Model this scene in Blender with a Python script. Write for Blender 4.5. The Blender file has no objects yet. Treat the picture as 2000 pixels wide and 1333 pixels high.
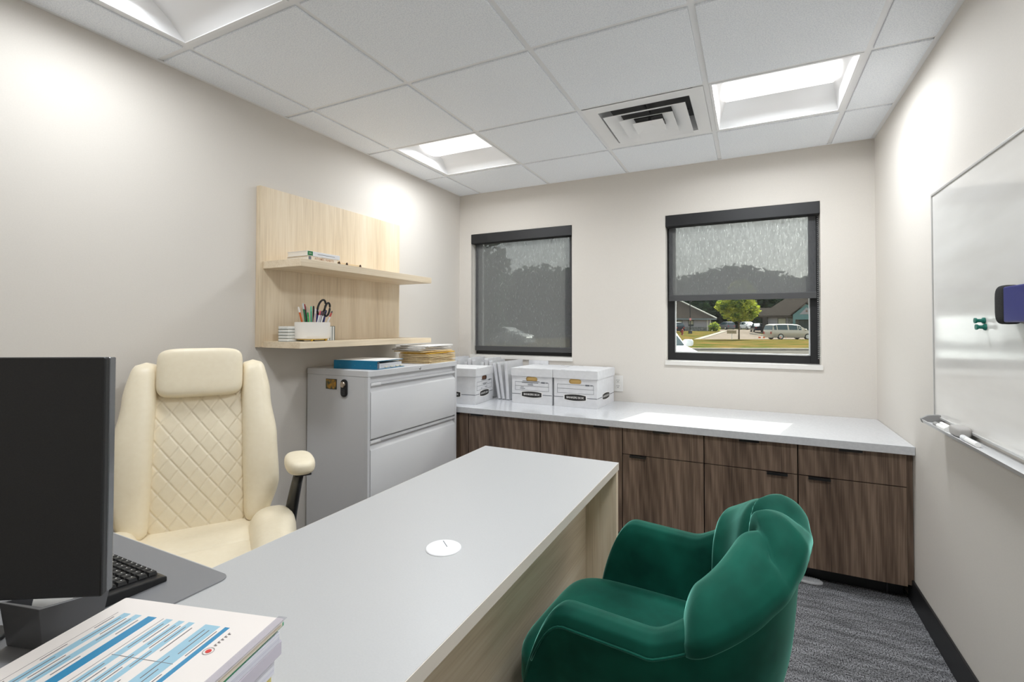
import bpy, bmesh, math, random
from mathutils import Vector, Matrix, noise as mnoise
random.seed(7)
PI = math.pi
scene = bpy.context.scene
COL = scene.collection

# ------------------------------------------------------------------ camera
CX, CY, CZ = 2.0073, -1.131, 1.263
YAW, PITCH, ROLL = 0.4605, 0.0172, -0.0014
FPX, PPY = 940.56, 622.14
_c, _s, _cp, _sp = math.cos(YAW), math.sin(YAW), math.cos(PITCH), math.sin(PITCH)
RGT = Vector((_c, _s, 0)); FWD = Vector((-_s*_cp, _c*_cp, _sp)); UPV = RGT.cross(FWD)
cam_d = bpy.data.cameras.new('camera')
cam_d.sensor_width = 36; cam_d.lens = FPX/2000*36
cam_d.shift_y = (PPY-666.5)/2000
cam_d.clip_start = 0.02; cam_d.clip_end = 600
cam = bpy.data.objects.new('camera', cam_d); COL.objects.link(cam)
_rot = Matrix((RGT, UPV, -FWD)).transposed() @ Matrix.Rotation(-ROLL, 3, 'Z')
cam.matrix_world = Matrix.Translation((CX, CY, CZ)) @ _rot.to_4x4()
scene.camera = cam

# ------------------------------------------------------------------ sky, sun, exposure
SUN_TRAVEL = Vector((-0.255, -1.0, -0.85)).normalized()
world = bpy.data.worlds.new('sky'); scene.world = world; world.use_nodes = True
wn = world.node_tree; wn.nodes.clear()
sky = wn.nodes.new('ShaderNodeTexSky'); sky.sky_type = 'NISHITA'; sky.sun_disc = False
sky.sun_elevation = math.radians(39); sky.sun_rotation = math.radians(14)
sky.dust_density = 4.0; sky.air_density = 1.0; sky.ozone_density = 1.0
bg = wn.nodes.new('ShaderNodeBackground'); bg.inputs[1].default_value = 0.42
wo = wn.nodes.new('ShaderNodeOutputWorld')
hz = wn.nodes.new('ShaderNodeHueSaturation'); hz.inputs['Saturation'].default_value = 0.25   # hazy pale sky
wn.links.new(sky.outputs[0], hz.inputs['Color']); wn.links.new(hz.outputs[0], bg.inputs[0]); wn.links.new(bg.outputs[0], wo.inputs[0])
sun_d = bpy.data.lights.new('sun', 'SUN'); sun_d.energy = 9.0; sun_d.angle = 0.012
sun_d.color = (1.0, 0.95, 0.87)
sun = bpy.data.objects.new('sun', sun_d); COL.objects.link(sun)
sun.rotation_euler = SUN_TRAVEL.to_track_quat('-Z', 'Y').to_euler(); sun.location = (10, 40, 34)
LAMP_STRENGTH = 1.2; LAMP_POWER = 13.2          # glow and light output of each ceiling fixture's lens
vs = scene.view_settings
vs.view_transform = 'Standard'; vs.look = 'None'; vs.gamma = 1.0; vs.exposure = 0.16
vs.use_curve_mapping = False
scene.cycles.max_bounces = 8; scene.cycles.diffuse_bounces = 5; scene.cycles.glossy_bounces = 3; scene.cycles.transparent_max_bounces = 8
scene.cycles.sample_clamp_indirect = 12; scene.cycles.use_adaptive_sampling = True; scene.cycles.adaptive_threshold = 0.03

# ------------------------------------------------------------------ room dimensions
XL, XR, YB, YF, HC = -0.2134, 2.6649, 2.3383, -1.75, 2.371
G = 0.6096
ZD, ZC = 0.737, 0.725          # desk height, counter height

# ------------------------------------------------------------------ materials
def srgb(r, g, b):
    f = lambda c: (c/255/12.92 if c/255 <= 0.04045 else ((c/255+0.055)/1.055)**2.4)
    return (f(r), f(g), f(b), 1)
MATS = {}
def mat(name, col, rough=0.5, metal=0.0, spec=0.5, **kw):
    if name in MATS: return MATS[name]
    m = bpy.data.materials.new(name); m.use_nodes = True
    nt = m.node_tree; b = nt.nodes['Principled BSDF']
    b.inputs['Base Color'].default_value = col; b.inputs['Roughness'].default_value = rough
    b.inputs['Metallic'].default_value = metal; b.inputs['Specular IOR Level'].default_value = spec
    for k, v in kw.items():
        b.inputs[k.replace('_', ' ')].default_value = v
    MATS[name] = m
    return m
def nodes(m):
    nt = m.node_tree
    return nt, nt.nodes['Principled BSDF']
def add_noise(m, scale, lo, hi, stretch=(1, 1, 1), detail=4, bump=0.0, bdist=0.002, pos=(0.3, 0.7)):
    """colour variation between lo and hi from a stretched noise, and a fine relief"""
    nt, b = nodes(m)
    tc = nt.nodes.new('ShaderNodeTexCoord'); mp = nt.nodes.new('ShaderNodeMapping')
    mp.inputs['Scale'].default_value = stretch
    n = nt.nodes.new('ShaderNodeTexNoise'); n.inputs['Scale'].default_value = scale; n.inputs['Detail'].default_value = detail
    r = nt.nodes.new('ShaderNodeValToRGB'); r.color_ramp.elements[0].position = pos[0]; r.color_ramp.elements[1].position = pos[1]
    r.color_ramp.elements[0].color = lo; r.color_ramp.elements[1].color = hi
    L = nt.links.new
    L(tc.outputs['Object'], mp.inputs[0]); L(mp.outputs[0], n.inputs['Vector']); L(n.outputs['Fac'], r.inputs[0]); L(r.outputs[0], b.inputs['Base Color'])
    if bump:
        bp = nt.nodes.new('ShaderNodeBump'); bp.inputs['Strength'].default_value = bump; bp.inputs['Distance'].default_value = bdist
        L(n.outputs['Fac'], bp.inputs['Height']); L(bp.outputs[0], b.inputs['Normal'])
    return m
def noisy(name, lo, hi, scale=40, rough=0.5, stretch=(1, 1, 1), bump=0.0, bdist=0.002, detail=4, pos=(0.3, 0.7), **kw):
    if name in MATS: return MATS[name]
    return add_noise(mat(name, hi, rough, **kw), scale, lo, hi, stretch, detail, bump, bdist, pos)
def wood(name, dark, mid, light, freq=1.0, rough=0.45, bump=0.15, along='Z', fig=0.5):
    """grain running along one axis: fine pores, broad tone bands and cathedral figure"""
    if name in MATS: return MATS[name]
    m = mat(name, mid, rough); nt, b = nodes(m); L = nt.links.new
    tc = nt.nodes.new('ShaderNodeTexCoord')
    def mapped(s, k):
        mp = nt.nodes.new('ShaderNodeMapping')
        v = [s, s, s]; v['XYZ'.index(along)] = k
        mp.inputs['Scale'].default_value = v; L(tc.outputs['Object'], mp.inputs[0]); return mp
    fine = nt.nodes.new('ShaderNodeTexNoise'); fine.inputs['Scale'].default_value = 1; fine.inputs['Detail'].default_value = 5
    L(mapped(190*freq, 5*freq).outputs[0], fine.inputs['Vector'])
    broad = nt.nodes.new('ShaderNodeTexNoise'); broad.inputs['Scale'].default_value = 1; broad.inputs['Detail'].default_value = 3
    L(mapped(16*freq, 0.7*freq).outputs[0], broad.inputs['Vector'])
    wv = nt.nodes.new('ShaderNodeTexWave'); wv.wave_type = 'BANDS'; wv.bands_direction = 'DIAGONAL'
    wv.inputs['Scale'].default_value = 1.4; wv.inputs['Distortion'].default_value = 9; wv.inputs['Detail'].default_value = 3
    wv.inputs['Detail Scale'].default_value = 0.7
    L(mapped(9*freq, 1.3*freq).outputs[0], wv.inputs['Vector'])
    a = nt.nodes.new('ShaderNodeMix'); a.data_type = 'FLOAT'; a.inputs[0].default_value = 0.5
    L(fine.outputs['Fac'], a.inputs[2]); L(broad.outputs['Fac'], a.inputs[3])
    c = nt.nodes.new('ShaderNodeMix'); c.data_type = 'FLOAT'; c.inputs[0].default_value = fig*0.5
    L(a.outputs[0], c.inputs[2]); L(wv.outputs['Fac'], c.inputs[3])
    r = nt.nodes.new('ShaderNodeValToRGB'); e = r.color_ramp.elements
    e[0].position = 0.30; e[0].color = dark; e[1].position = 0.72; e[1].color = light
    k = e.new(0.5); k.color = mid
    L(c.outputs[0], r.inputs[0]); L(r.outputs[0], b.inputs['Base Color'])
    bp = nt.nodes.new('ShaderNodeBump'); bp.inputs['Strength'].default_value = bump; bp.inputs['Distance'].default_value = 0.001
    L(fine.outputs['Fac'], bp.inputs['Height']); L(bp.outputs[0], b.inputs['Normal'])
    return m
def emis(name, col, st):
    m = mat(name, col, 0.6); nt, b = nodes(m)
    b.inputs['Emission Color'].default_value = col; b.inputs['Emission Strength'].default_value = st
    return m

M_WALL = noisy('wall_paint', srgb(217, 211, 203), srgb(220, 214, 206), 220, 0.75, bump=0.05, bdist=0.001)
M_TILE = noisy('ceiling_tile', srgb(229, 233, 240), srgb(248, 251, 255), 210, 0.9, bump=0.5, bdist=0.003, detail=6, pos=(0.33, 0.6))
M_TEE = mat('ceiling_grid', srgb(236, 236, 237), 0.5)
M_WHITE = mat('white_enamel', srgb(240, 240, 241), 0.4)
M_CARPET = noisy('carpet', srgb(26, 26, 28), srgb(168, 168, 171), 230, 0.95, stretch=(1, 0.6, 1), bump=0.8, bdist=0.006, detail=5, pos=(0.36, 0.64))
def carpet_bands(m):
    """loop pile woven in soft darker and lighter runs"""
    nt, b = nodes(m); L = nt.links.new
    tc = nt.nodes.new('ShaderNodeTexCoord'); mp = nt.nodes.new('ShaderNodeMapping'); mp.inputs['Scale'].default_value = (6, 30, 1); mp.inputs['Rotation'].default_value = (0, 0, 0.25)
    n = nt.nodes.new('ShaderNodeTexNoise'); n.inputs['Scale'].default_value = 1; n.inputs['Detail'].default_value = 4
    r = nt.nodes.new('ShaderNodeMapRange'); r.inputs['From Min'].default_value = 0.35; r.inputs['From Max'].default_value = 0.65; r.inputs['To Min'].default_value = 0.55; r.inputs['To Max'].default_value = 1.1
    mx = nt.nodes.new('ShaderNodeMix'); mx.data_type = 'RGBA'; mx.blend_type = 'MULTIPLY'; mx.inputs[0].default_value = 1
    src = b.inputs['Base Color'].links[0].from_socket
    L(tc.outputs['Object'], mp.inputs[0]); L(mp.outputs[0], n.inputs['Vector']); L(n.outputs['Fac'], r.inputs['Value'])
    L(src, mx.inputs[6]); L(r.outputs[0], mx.inputs[7]); L(mx.outputs[2], b.inputs['Base Color'])
carpet_bands(M_CARPET)
M_BASE = mat('black_rubber_base', srgb(30, 30, 31), 0.45)
M_FRAME = mat('black_aluminium', srgb(25, 25, 27), 0.5)
M_BEAD = mat('glazing_bead', srgb(200, 200, 200), 0.4)
M_SILL = mat('sill_white', srgb(230, 227, 222), 0.14)
M_OAK = wood('dark_oak', srgb(64, 50, 41), srgb(110, 90, 75), srgb(152, 130, 112), 1.0, 0.5, 0.25, 'Z', 0.2)
M_OAKIN = mat('dark_carcass', srgb(48, 38, 31), 0.6)
M_ASH = wood('pale_ash', srgb(206, 186, 156), srgb(229, 211, 183), srgb(240, 226, 203), 0.9, 0.5, 0.08, 'Z', 0.06)
M_ASHY = wood('pale_ash_lengthwise', srgb(206, 186, 156), srgb(229, 211, 183), srgb(240, 226, 203), 0.9, 0.5, 0.08, 'Y', 0.06)
M_QUARTZ = noisy('white_quartz', srgb(205, 206, 209), srgb(214, 215, 218), 90, 0.12)
M_LAM = noisy('desk_laminate', srgb(190, 190, 190), srgb(194, 194, 194), 300, 0.38)
M_EDGE = mat('desk_edge_band', srgb(226, 218, 206), 0.45)
M_STEEL = noisy('light_grey_steel', srgb(214, 214, 216), srgb(218, 218, 220), 500, 0.38, bump=0.04, bdist=0.0005)
M_BLACK = mat('black_plastic', srgb(24, 24, 25), 0.35)
M_BLACKM = noisy('black_matte', srgb(26, 26, 27), srgb(36, 36, 37), 500, 0.55)
M_DGREY = mat('dark_grey_plastic', srgb(62, 62, 64), 0.4)
M_CHROME = mat('chrome', srgb(210, 210, 212), 0.15, 1.0)
M_GOLD = mat('brass', srgb(214, 178, 84), 0.25, 1.0)
M_LEATHER = noisy('cream_leather', srgb(241, 228, 201), srgb(244, 232, 206), 60, 0.42, bump=0.12, bdist=0.001, detail=8)
M_VELVET = noisy('green_velvet', srgb(8, 66, 54), srgb(18, 92, 76), 9, 0.75, spec=0.15, detail=3, Sheen_Weight=1.0, Sheen_Roughness=0.30, Sheen_Tint=srgb(150, 235, 215))
M_PAPER = mat('white_paper', srgb(242, 240, 236), 0.75)
M_CARD = noisy('white_cardboard', srgb(216, 216, 218), srgb(224, 224, 226), 30, 0.7)
M_INK = mat('black_ink', srgb(38, 36, 34), 0.6)
M_GREYINK = mat('grey_ink', srgb(120, 122, 128), 0.7)
M_CREAMHOLE = mat('manila_inside', srgb(226, 188, 118), 0.7)
M_MANILA = noisy('manila_card', srgb(228, 200, 150), srgb(238, 214, 168), 30, 0.7)
M_YELLOW = mat('yellow_envelope', srgb(232, 184, 72), 0.6)
M_BLUEB = mat('blue_binder_vinyl', srgb(0, 112, 150), 0.35)
M_WBOARD = mat('whiteboard_enamel', srgb(234, 232, 228), 0.12)
M_ALU = mat('aluminium', srgb(206, 205, 203), 0.4, 0.5)

def glass_mat(name, tint, refl=0.05):
    m = bpy.data.materials.new(name); m.use_nodes = True; nt = m.node_tree; nt.nodes.clear()
    t = nt.nodes.new('ShaderNodeBsdfTransparent'); t.inputs[0].default_value = tint
    g = nt.nodes.new('ShaderNodeBsdfGlossy'); g.inputs['Roughness'].default_value = 0.02
    x = nt.nodes.new('ShaderNodeMixShader'); x.inputs[0].default_value = refl
    o = nt.nodes.new('ShaderNodeOutputMaterial')
    nt.links.new(t.outputs[0], x.inputs[1]); nt.links.new(g.outputs[0], x.inputs[2]); nt.links.new(x.outputs[0], o.inputs[0])
    MATS[name] = m; return m
M_GLASS = glass_mat('window_glass', (0.86, 0.9, 0.88, 1), 0.04)
M_CLEAR = glass_mat('clear_plastic', (0.9, 0.9, 0.93, 1), 0.06)
def shade_mat():
    """open-weave screen cloth: part of the light passes between the threads"""
    m = bpy.data.materials.new('screen_fabric'); m.use_nodes = True; nt = m.node_tree; nt.nodes.clear(); L = nt.links.new
    tc = nt.nodes.new('ShaderNodeTexCoord'); mp = nt.nodes.new('ShaderNodeMapping'); mp.inputs['Scale'].default_value = (330, 330, 34)
    n = nt.nodes.new('ShaderNodeTexNoise'); n.inputs['Scale'].default_value = 1; n.inputs['Detail'].default_value = 3
    mr = nt.nodes.new('ShaderNodeMapRange'); mr.inputs['From Min'].default_value = 0.3; mr.inputs['From Max'].default_value = 0.7
    mr.inputs['To Min'].default_value = 0.19; mr.inputs['To Max'].default_value = 0.34
    L(tc.outputs['Object'], mp.inputs[0]); L(mp.outputs[0], n.inputs['Vector']); L(n.outputs['Fac'], mr.inputs['Value'])
    t = nt.nodes.new('ShaderNodeBsdfTransparent')
    d = nt.nodes.new('ShaderNodeBsdfDiffuse'); d.inputs[0].default_value = srgb(88, 88, 90)
    tr = nt.nodes.new('ShaderNodeBsdfTranslucent'); tr.inputs[0].default_value = srgb(70, 70, 70)
    a = nt.nodes.new('ShaderNodeAddShader'); x = nt.nodes.new('ShaderNodeMixShader'); o = nt.nodes.new('ShaderNodeOutputMaterial')
    L(d.outputs[0], a.inputs[0]); L(tr.outputs[0], a.inputs[1])
    L(mr.outputs[0], x.inputs[0]); L(a.outputs[0], x.inputs[1]); L(t.outputs[0], x.inputs[2]); L(x.outputs[0], o.inputs[0])
    return m
M_SHADE = shade_mat()
M_LENS = emis('lamp_lens', (1, 0.985, 0.96, 1), LAMP_STRENGTH)

# ------------------------------------------------------------------ mesh helpers
class MB:
    def __init__(self): self.v = []; self.f = []; self.mi = []; self.cur = 0
    def add(self, vs, fs):
        n = len(self.v); self.v += [tuple(p) for p in vs]; self.f += [tuple(i+n for i in q) for q in fs]; self.mi += [self.cur]*len(fs); return self
    def slot(self, i): self.cur = i; return self
    def box(self, lo, hi, m=None):
        x0, y0, z0 = lo; x1, y1, z1 = hi
        vs = [Vector(p) for p in ((x0,y0,z0),(x1,y0,z0),(x1,y1,z0),(x0,y1,z0),(x0,y0,z1),(x1,y0,z1),(x1,y1,z1),(x0,y1,z1))]
        if m is not None: vs = [m @ p for p in vs]
        return self.add(vs, [(0,3,2,1),(4,5,6,7),(0,1,5,4),(1,2,6,5),(2,3,7,6),(3,0,4,7)])
    def grid(self, fn, nu, nv, cu=False, cv=False):
        vs = [fn(i/(nu if cu else nu-1), j/(nv if cv else nv-1)) for j in range(nv) for i in range(nu)]
        fs = []
        for j in range(nv if cv else nv-1):
            for i in range(nu if cu else nu-1):
                a = j*nu+i; b = j*nu+(i+1) % nu; c = ((j+1) % nv)*nu+(i+1) % nu; d = ((j+1) % nv)*nu+i
                fs.append((a, b, c, d))
        return self.add(vs, fs)
    def slab(self, front, back, nu, nv):
        """closed thin body between two surfaces given on the same grid"""
        vs = [front(i/(nu-1), j/(nv-1)) for j in range(nv) for i in range(nu)] + [back(i/(nu-1), j/(nv-1)) for j in range(nv) for i in range(nu)]
        o = nu*nv; fs = []
        for j in range(nv-1):
            for i in range(nu-1):
                a = j*nu+i; fs.append((a, a+1, a+nu+1, a+nu)); fs.append((o+a, o+a+nu, o+a+nu+1, o+a+1))
        rim = [i for i in range(nu)] + [j*nu+nu-1 for j in range(1, nv)] + [(nv-1)*nu+i for i in range(nu-2, -1, -1)] + [j*nu for j in range(nv-2, 0, -1)]
        for k in range(len(rim)):
            a = rim[k]; b = rim[(k+1) % len(rim)]; fs.append((b, a, o+a, o+b))
        return self.add(vs, fs)
    def tube(self, path, r, n=8, caps=True, flat=1.0):
        """round bar along a path; r a number or one per point"""
        P = [Vector(p) for p in path]; R = r if isinstance(r, (list, tuple)) else [r]*len(P)
        rings = []; up = Vector((0, 0, 1))
        for i, p in enumerate(P):
            t = (P[min(i+1, len(P)-1)]-P[max(i-1, 0)]).normalized()
            a = t.cross(up)
            if a.length < 1e-3: a = t.cross(Vector((0, 1, 0)))
            a.normalize(); b = t.cross(a).normalized()
            rings.append([p+(a*math.cos(2*PI*k/n)+b*math.sin(2*PI*k/n)*flat)*R[i] for k in range(n)])
        vs = [q for g in rings for q in g]; fs = []
        for i in range(len(P)-1):
            for k in range(n):
                fs.append((i*n+k, (i*n)+(k+1) % n, (i+1)*n+(k+1) % n, (i+1)*n+k))
        if caps: fs.append(tuple(range(n-1, -1, -1))); fs.append(tuple((len(P)-1)*n+k for k in range(n)))
        return self.add(vs, fs)
    def lathe(self, prof, c=(0, 0, 0), n=24, sx=1, sy=1):
        vs = []; fs = []
        for (r, z) in prof:
            for k in range(n): vs.append((c[0]+r*sx*math.cos(2*PI*k/n), c[1]+r*sy*math.sin(2*PI*k/n), c[2]+z))
        for i in range(len(prof)-1):
            for k in range(n): fs.append((i*n+k, i*n+(k+1) % n, (i+1)*n+(k+1) % n, (i+1)*n+k))
        fs.append(tuple(range(n-1, -1, -1))); fs.append(tuple((len(prof)-1)*n+k for k in range(n)))
        return self.add(vs, fs)
    def sq(self, c, rad, e=0.5, n=0.5, nu=28, nv=16, m=None, fn=None):
        """superquadric cushion"""
        def pw(w, k): return math.copysign(abs(w)**k, w)
        def P(u, v):
            a = 2*PI*u; b = -PI/2+PI*v
            p = Vector((rad[0]*pw(math.cos(b), e)*pw(math.cos(a), n), rad[1]*pw(math.cos(b), e)*pw(math.sin(a), n), rad[2]*pw(math.sin(b), e)))
            if fn: p = fn(p)
            if m is not None: p = m @ p
            return p+Vector(c)
        return self.grid(P, nu, nv, cu=True)
    def prism(self, pts, lo, hi, axis='Y'):
        """extrude a 2D outline; axis names the extrusion direction"""
        def T(p, w): return {'Y': (p[0], w, p[1]), 'X': (w, p[0], p[1]), 'Z': (p[0], p[1], w)}[axis]
        n = len(pts); vs = [T(p, lo) for p in pts]+[T(p, hi) for p in pts]
        fs = [tuple(range(n-1, -1, -1)), tuple(range(n, 2*n))]+[(i, (i+1) % n, n+(i+1) % n, n+i) for i in range(n)]
        return self.add(vs, fs)
    def build(self, name, material, parent=None, bevel=0.0, smooth=False, world=True, seg=2, weld=False):
        me = bpy.data.meshes.new(name)
        vs = self.v
        if parent is not None and world:
            root = parent; inv = Matrix.Identity(4)
            chain = []
            while root is not None: chain.append(root); root = root.parent
            mw = Matrix.Identity(4)
            for o in reversed(chain): mw = mw @ o.matrix_basis
            inv = mw.inverted(); vs = [inv @ Vector(p) for p in vs]
        me.from_pydata([tuple(p) for p in vs], [], self.f)
        ms = material if isinstance(material, (list, tuple)) else [material]
        for m in ms: me.materials.append(m)
        if len(ms) > 1:
            for p, i in zip(me.polygons, self.mi): p.material_index = i
        bm = bmesh.new(); bm.from_mesh(me)
        if weld: bmesh.ops.remove_doubles(bm, verts=bm.verts, dist=1e-5)
        bmesh.ops.recalc_face_normals(bm, faces=bm.faces)
        if bevel:
            ed = [e for e in bm.edges if len(e.link_faces) == 2 and e.calc_face_angle(0) > 0.5]
            bmesh.ops.bevel(bm, geom=ed, offset=bevel, segments=seg, affect='EDGES', profile=0.5, clamp_overlap=True)
        bm.to_mesh(me); bm.free()
        if smooth:
            me.polygons.foreach_set('use_smooth', [True]*len(me.polygons))
            if smooth is not True: me.set_sharp_from_angle(angle=smooth)
        o = bpy.data.objects.new(name, me); COL.objects.link(o)
        if parent is not None: o.parent = parent
        return o

def tag(o, label, cat, group=None):
    o['label'] = label; o['category'] = cat
    if group: o['group'] = group
    return o
def thing(name, label, cat, loc=(0, 0, 0), rotz=0.0, group=None):
    o = bpy.data.objects.new(name, None); COL.objects.link(o); o.empty_display_size = 0.05
    o.location = loc; o.rotation_euler = (0, 0, rotz)
    return tag(o, label, cat, group)
def struct(name, mb, m, **kw):
    o = mb.build(name, m, **kw); o['kind'] = 'structure'; return o
def copy_tree(o, parent=None):
    c = o.copy(); COL.objects.link(c); c.parent = parent
    for ch in list(o.children): copy_tree(ch, c)
    return c
def text_into(mb, s, size, m, bold=0.0, align='CENTER'):
    """letters as flat geometry in the local XY plane of matrix m"""
    cu = bpy.data.curves.new('t', 'FONT'); cu.body = s; cu.size = size; cu.align_x = align; cu.align_y = 'CENTER'; cu.offset = bold; cu.resolution_u = 2
    ob = bpy.data.objects.new('t', cu); COL.objects.link(ob)
    bpy.context.view_layer.update()
    me = bpy.data.meshes.new_from_object(ob.evaluated_get(bpy.context.evaluated_depsgraph_get()))
    mb.add([m @ v.co for v in me.vertices], [tuple(p.vertices) for p in me.polygons])
    bpy.data.objects.remove(ob); bpy.data.curves.remove(cu); bpy.data.meshes.remove(me)
def frame_m(o, x, y):
    """matrix with origin o, local X and Y along the given directions"""
    x = Vector(x).normalized(); y = Vector(y).normalized(); z = x.cross(y)
    m = Matrix((x, y, z)).transposed().to_4x4(); m.translation = Vector(o); return m
RZ = lambda a: Matrix.Rotation(a, 4, 'Z')
TR = lambda *p: Matrix.Translation(p)

# ------------------------------------------------------------------ room shell
T = 0.14
struct('floor', MB().box((XL-T, YF-T, -0.1), (XR+T, YB+T, 0)), M_CARPET)
struct('wall_left', MB().box((XL-T, YF-T, 0), (XL, YB, HC+0.2)), M_WALL)
struct('wall_right', MB().box((XR, YF-T, 0), (XR+T, YB, HC+0.2)), M_WALL)
struct('wall_front', MB().box((XL, YF-T, 0), (XR, YF, HC+0.2)), M_WALL)
W1 = (-0.098, 0.793, 1.030, 2.037); W2 = (1.478, 2.391, 1.030, 2.037)
wb = MB()
xs = [XL-T, W1[0], W1[1], W2[0], W2[1], XR+T]
for i in range(5):
    if i in (1, 3):
        wb.box((xs[i], YB, -0.3), (xs[i+1], YB+T, 1.0)); wb.box((xs[i], YB, 2.037), (xs[i+1], YB+T, HC+0.2))
    else: wb.box((xs[i], YB, -0.3), (xs[i+1], YB+T, HC+0.2))
struct('wall_back', wb, M_WALL, weld=True)
struct('baseboard_right', MB().box((XR-0.010, YF+0.012, 0), (XR, 1.72, 0.112)), M_BASE, bevel=0.003)
struct('baseboard_left', MB().box((XL, YF+0.012, 0), (XL+0.010, 1.72, 0.112)), M_BASE, bevel=0.003)
struct('baseboard_front', MB().box((XL+0.012, YF, 0), (XR-0.012, YF+0.010, 0.112)), M_BASE, bevel=0.003)

# ------------------------------------------------------------------ ceiling: grid, tiles
ceil = struct('ceiling', MB().box((XL-T, YF-T, HC+0.11), (XR+T, YB+T, HC+0.2)), M_WHITE)
cxs = [XL]+[i*G for i in range(5)]+[XR]
cys = [YF]+[i*G for i in range(-2, 4)]+[YB]
FIX = {(1, 5), (4, 5), (1, 2), (4, 2)}; VENT = (3, 5)       # (column, row) of each special tile
def cell(i, j): return cxs[i], cxs[i+1], cys[j], cys[j+1]
tile_mesh = {}
for i in range(len(cxs)-1):
    for j in range(len(cys)-1):
        if (i, j) in FIX or (i, j) == VENT: continue
        x0, x1, y0, y1 = cell(i, j)
        g = 0.0125
        lx, hx = (0.02 if i == 0 else g), (0.02 if i == len(cxs)-2 else g)
        ly, hy = (0.02 if j == 0 else g), (0.02 if j == len(cys)-2 else g)
        MB().box((x0+lx, y0+ly, HC), (x1-hx, y1-hy, HC+0.02)).build('ceiling_tile', M_TILE, ceil, bevel=0.0015, seg=1)
ZT = HC+0.007
for k, x in enumerate(cxs[1:-1]):
    MB().box((x-0.0118, YF, ZT), (x+0.0118, YB, ZT+0.004)).build('grid_tee', M_TEE, ceil)
for k, y in enumerate(cys[1:-1]):
    for i in range(len(cxs)-1):
        MB().box((cxs[i]+0.0118, y-0.0118, ZT), (cxs[i+1]-0.0118, y+0.0118, ZT+0.004)).build('grid_tee', M_TEE, ceil)
wa = MB()
wa.box((XL, YF, ZT-0.004), (XL+0.019, YB, ZT-0.002)); wa.box((XR-0.019, YF, ZT-0.004), (XR, YB, ZT-0.002))
wa.box((XL+0.019, YF, ZT-0.004), (XR-0.019, YF+0.019, ZT-0.002)); wa.box((XL+0.019, YB-0.019, ZT-0.004), (XR-0.019, YB, ZT-0.002))
wa.build('wall_angle', M_TEE, ceil)

def troffer(i, j, label, power):
    x0, x1, y0, y1 = cell(i, j); g = 0.013
    x0 += g; x1 -= g; y0 += g; y1 -= g
    cx, cy = (x0+x1)/2, (y0+y1)/2
    t = thing('ceiling_light', label, 'ceiling light', (cx, cy, ZT), 0, 'recessed two by two ceiling lights')
    z0 = ZT-0.003; zt = ZT+0.075
    lx0, lx1, ly0, ly1 = x0+0.055, x1-0.055, cy-0.125, cy+0.115      # lens opening at the top of the recess
    fr = MB()
    for a in ((x0, y0, x1, y0+0.012), (x0, y1-0.012, x1, y1), (x0, y0+0.012, x0+0.012, y1-0.012), (x1-0.012, y0+0.012, x1, y1-0.012)):
        fr.box((a[0], a[1], z0), (a[2], a[3], z0+0.006))
    fr.build('frame', M_WHITE, t)
    i0, i1, j0, j1 = x0+0.012, x1-0.012, y0+0.012, y1-0.012
    zb = z0+0.003
    def panel(name, p): MB().add(p, [(0, 1, 2, 3)]).build(name, M_WHITE, t)
    for (name, ya, yb) in (('reflector', j0, ly0), ('reflector', j1, ly1)):
        mb = MB(); n = 8
        mb.grid(lambda u, v: (i0+(i1-i0)*u+(lx0-i0)*v*(1-u)+(lx1-i1)*v*u, ya+(yb-ya)*v, zb+(zt-zb)*math.sin(v*PI/2)), 2, n)
        mb.build(name, M_WHITE, t, smooth=True)
    for (xa, xb) in ((i0, lx0), (i1, lx1)):
        mb = MB(); n = 8
        mb.grid(lambda u, v: (xa+(xb-xa)*v, j0+(j1-j0)*u+(ly0-j0)*v*(1-u)+(ly1-j1)*v*u, zb+(zt-zb)*math.sin(v*PI/2)), 2, n)
        mb.build('end_cap', M_WHITE, t, smooth=True)
    mb = MB(); mb.grid(lambda u, v: (lx0+(lx1-lx0)*u, ly0+(ly1-ly0)*v, zt-0.028*math.sin(v*PI)), 2, 12)
    mb.build('lens', M_LENS, t, smooth=True)
    ld = bpy.data.lights.new('lens_light', 'AREA'); ld.shape = 'RECTANGLE'; ld.size = lx1-lx0-0.004; ld.size_y = ly1-ly0-0.004
    ld.energy = power; ld.spread = math.radians(172); ld.color = (0.91, 0.957, 1.0)
    lo = bpy.data.objects.new('lens_light', ld); COL.objects.link(lo); lo.parent = t; lo.location = (0, (ly0+ly1)/2-cy, zt-0.031-ZT)
    return t
troffer(1, 5, 'recessed ceiling light in the far left corner above the wood wall shelf', LAMP_POWER*0.72)
troffer(4, 5, 'recessed ceiling light beside the air vent near the right wall', LAMP_POWER*1.05)
troffer(1, 2, 'recessed ceiling light at the top left edge of the picture', LAMP_POWER*0.6)
troffer(4, 2, 'recessed ceiling light near the right wall on the camera side of the room', LAMP_POWER*1.15)

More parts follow.
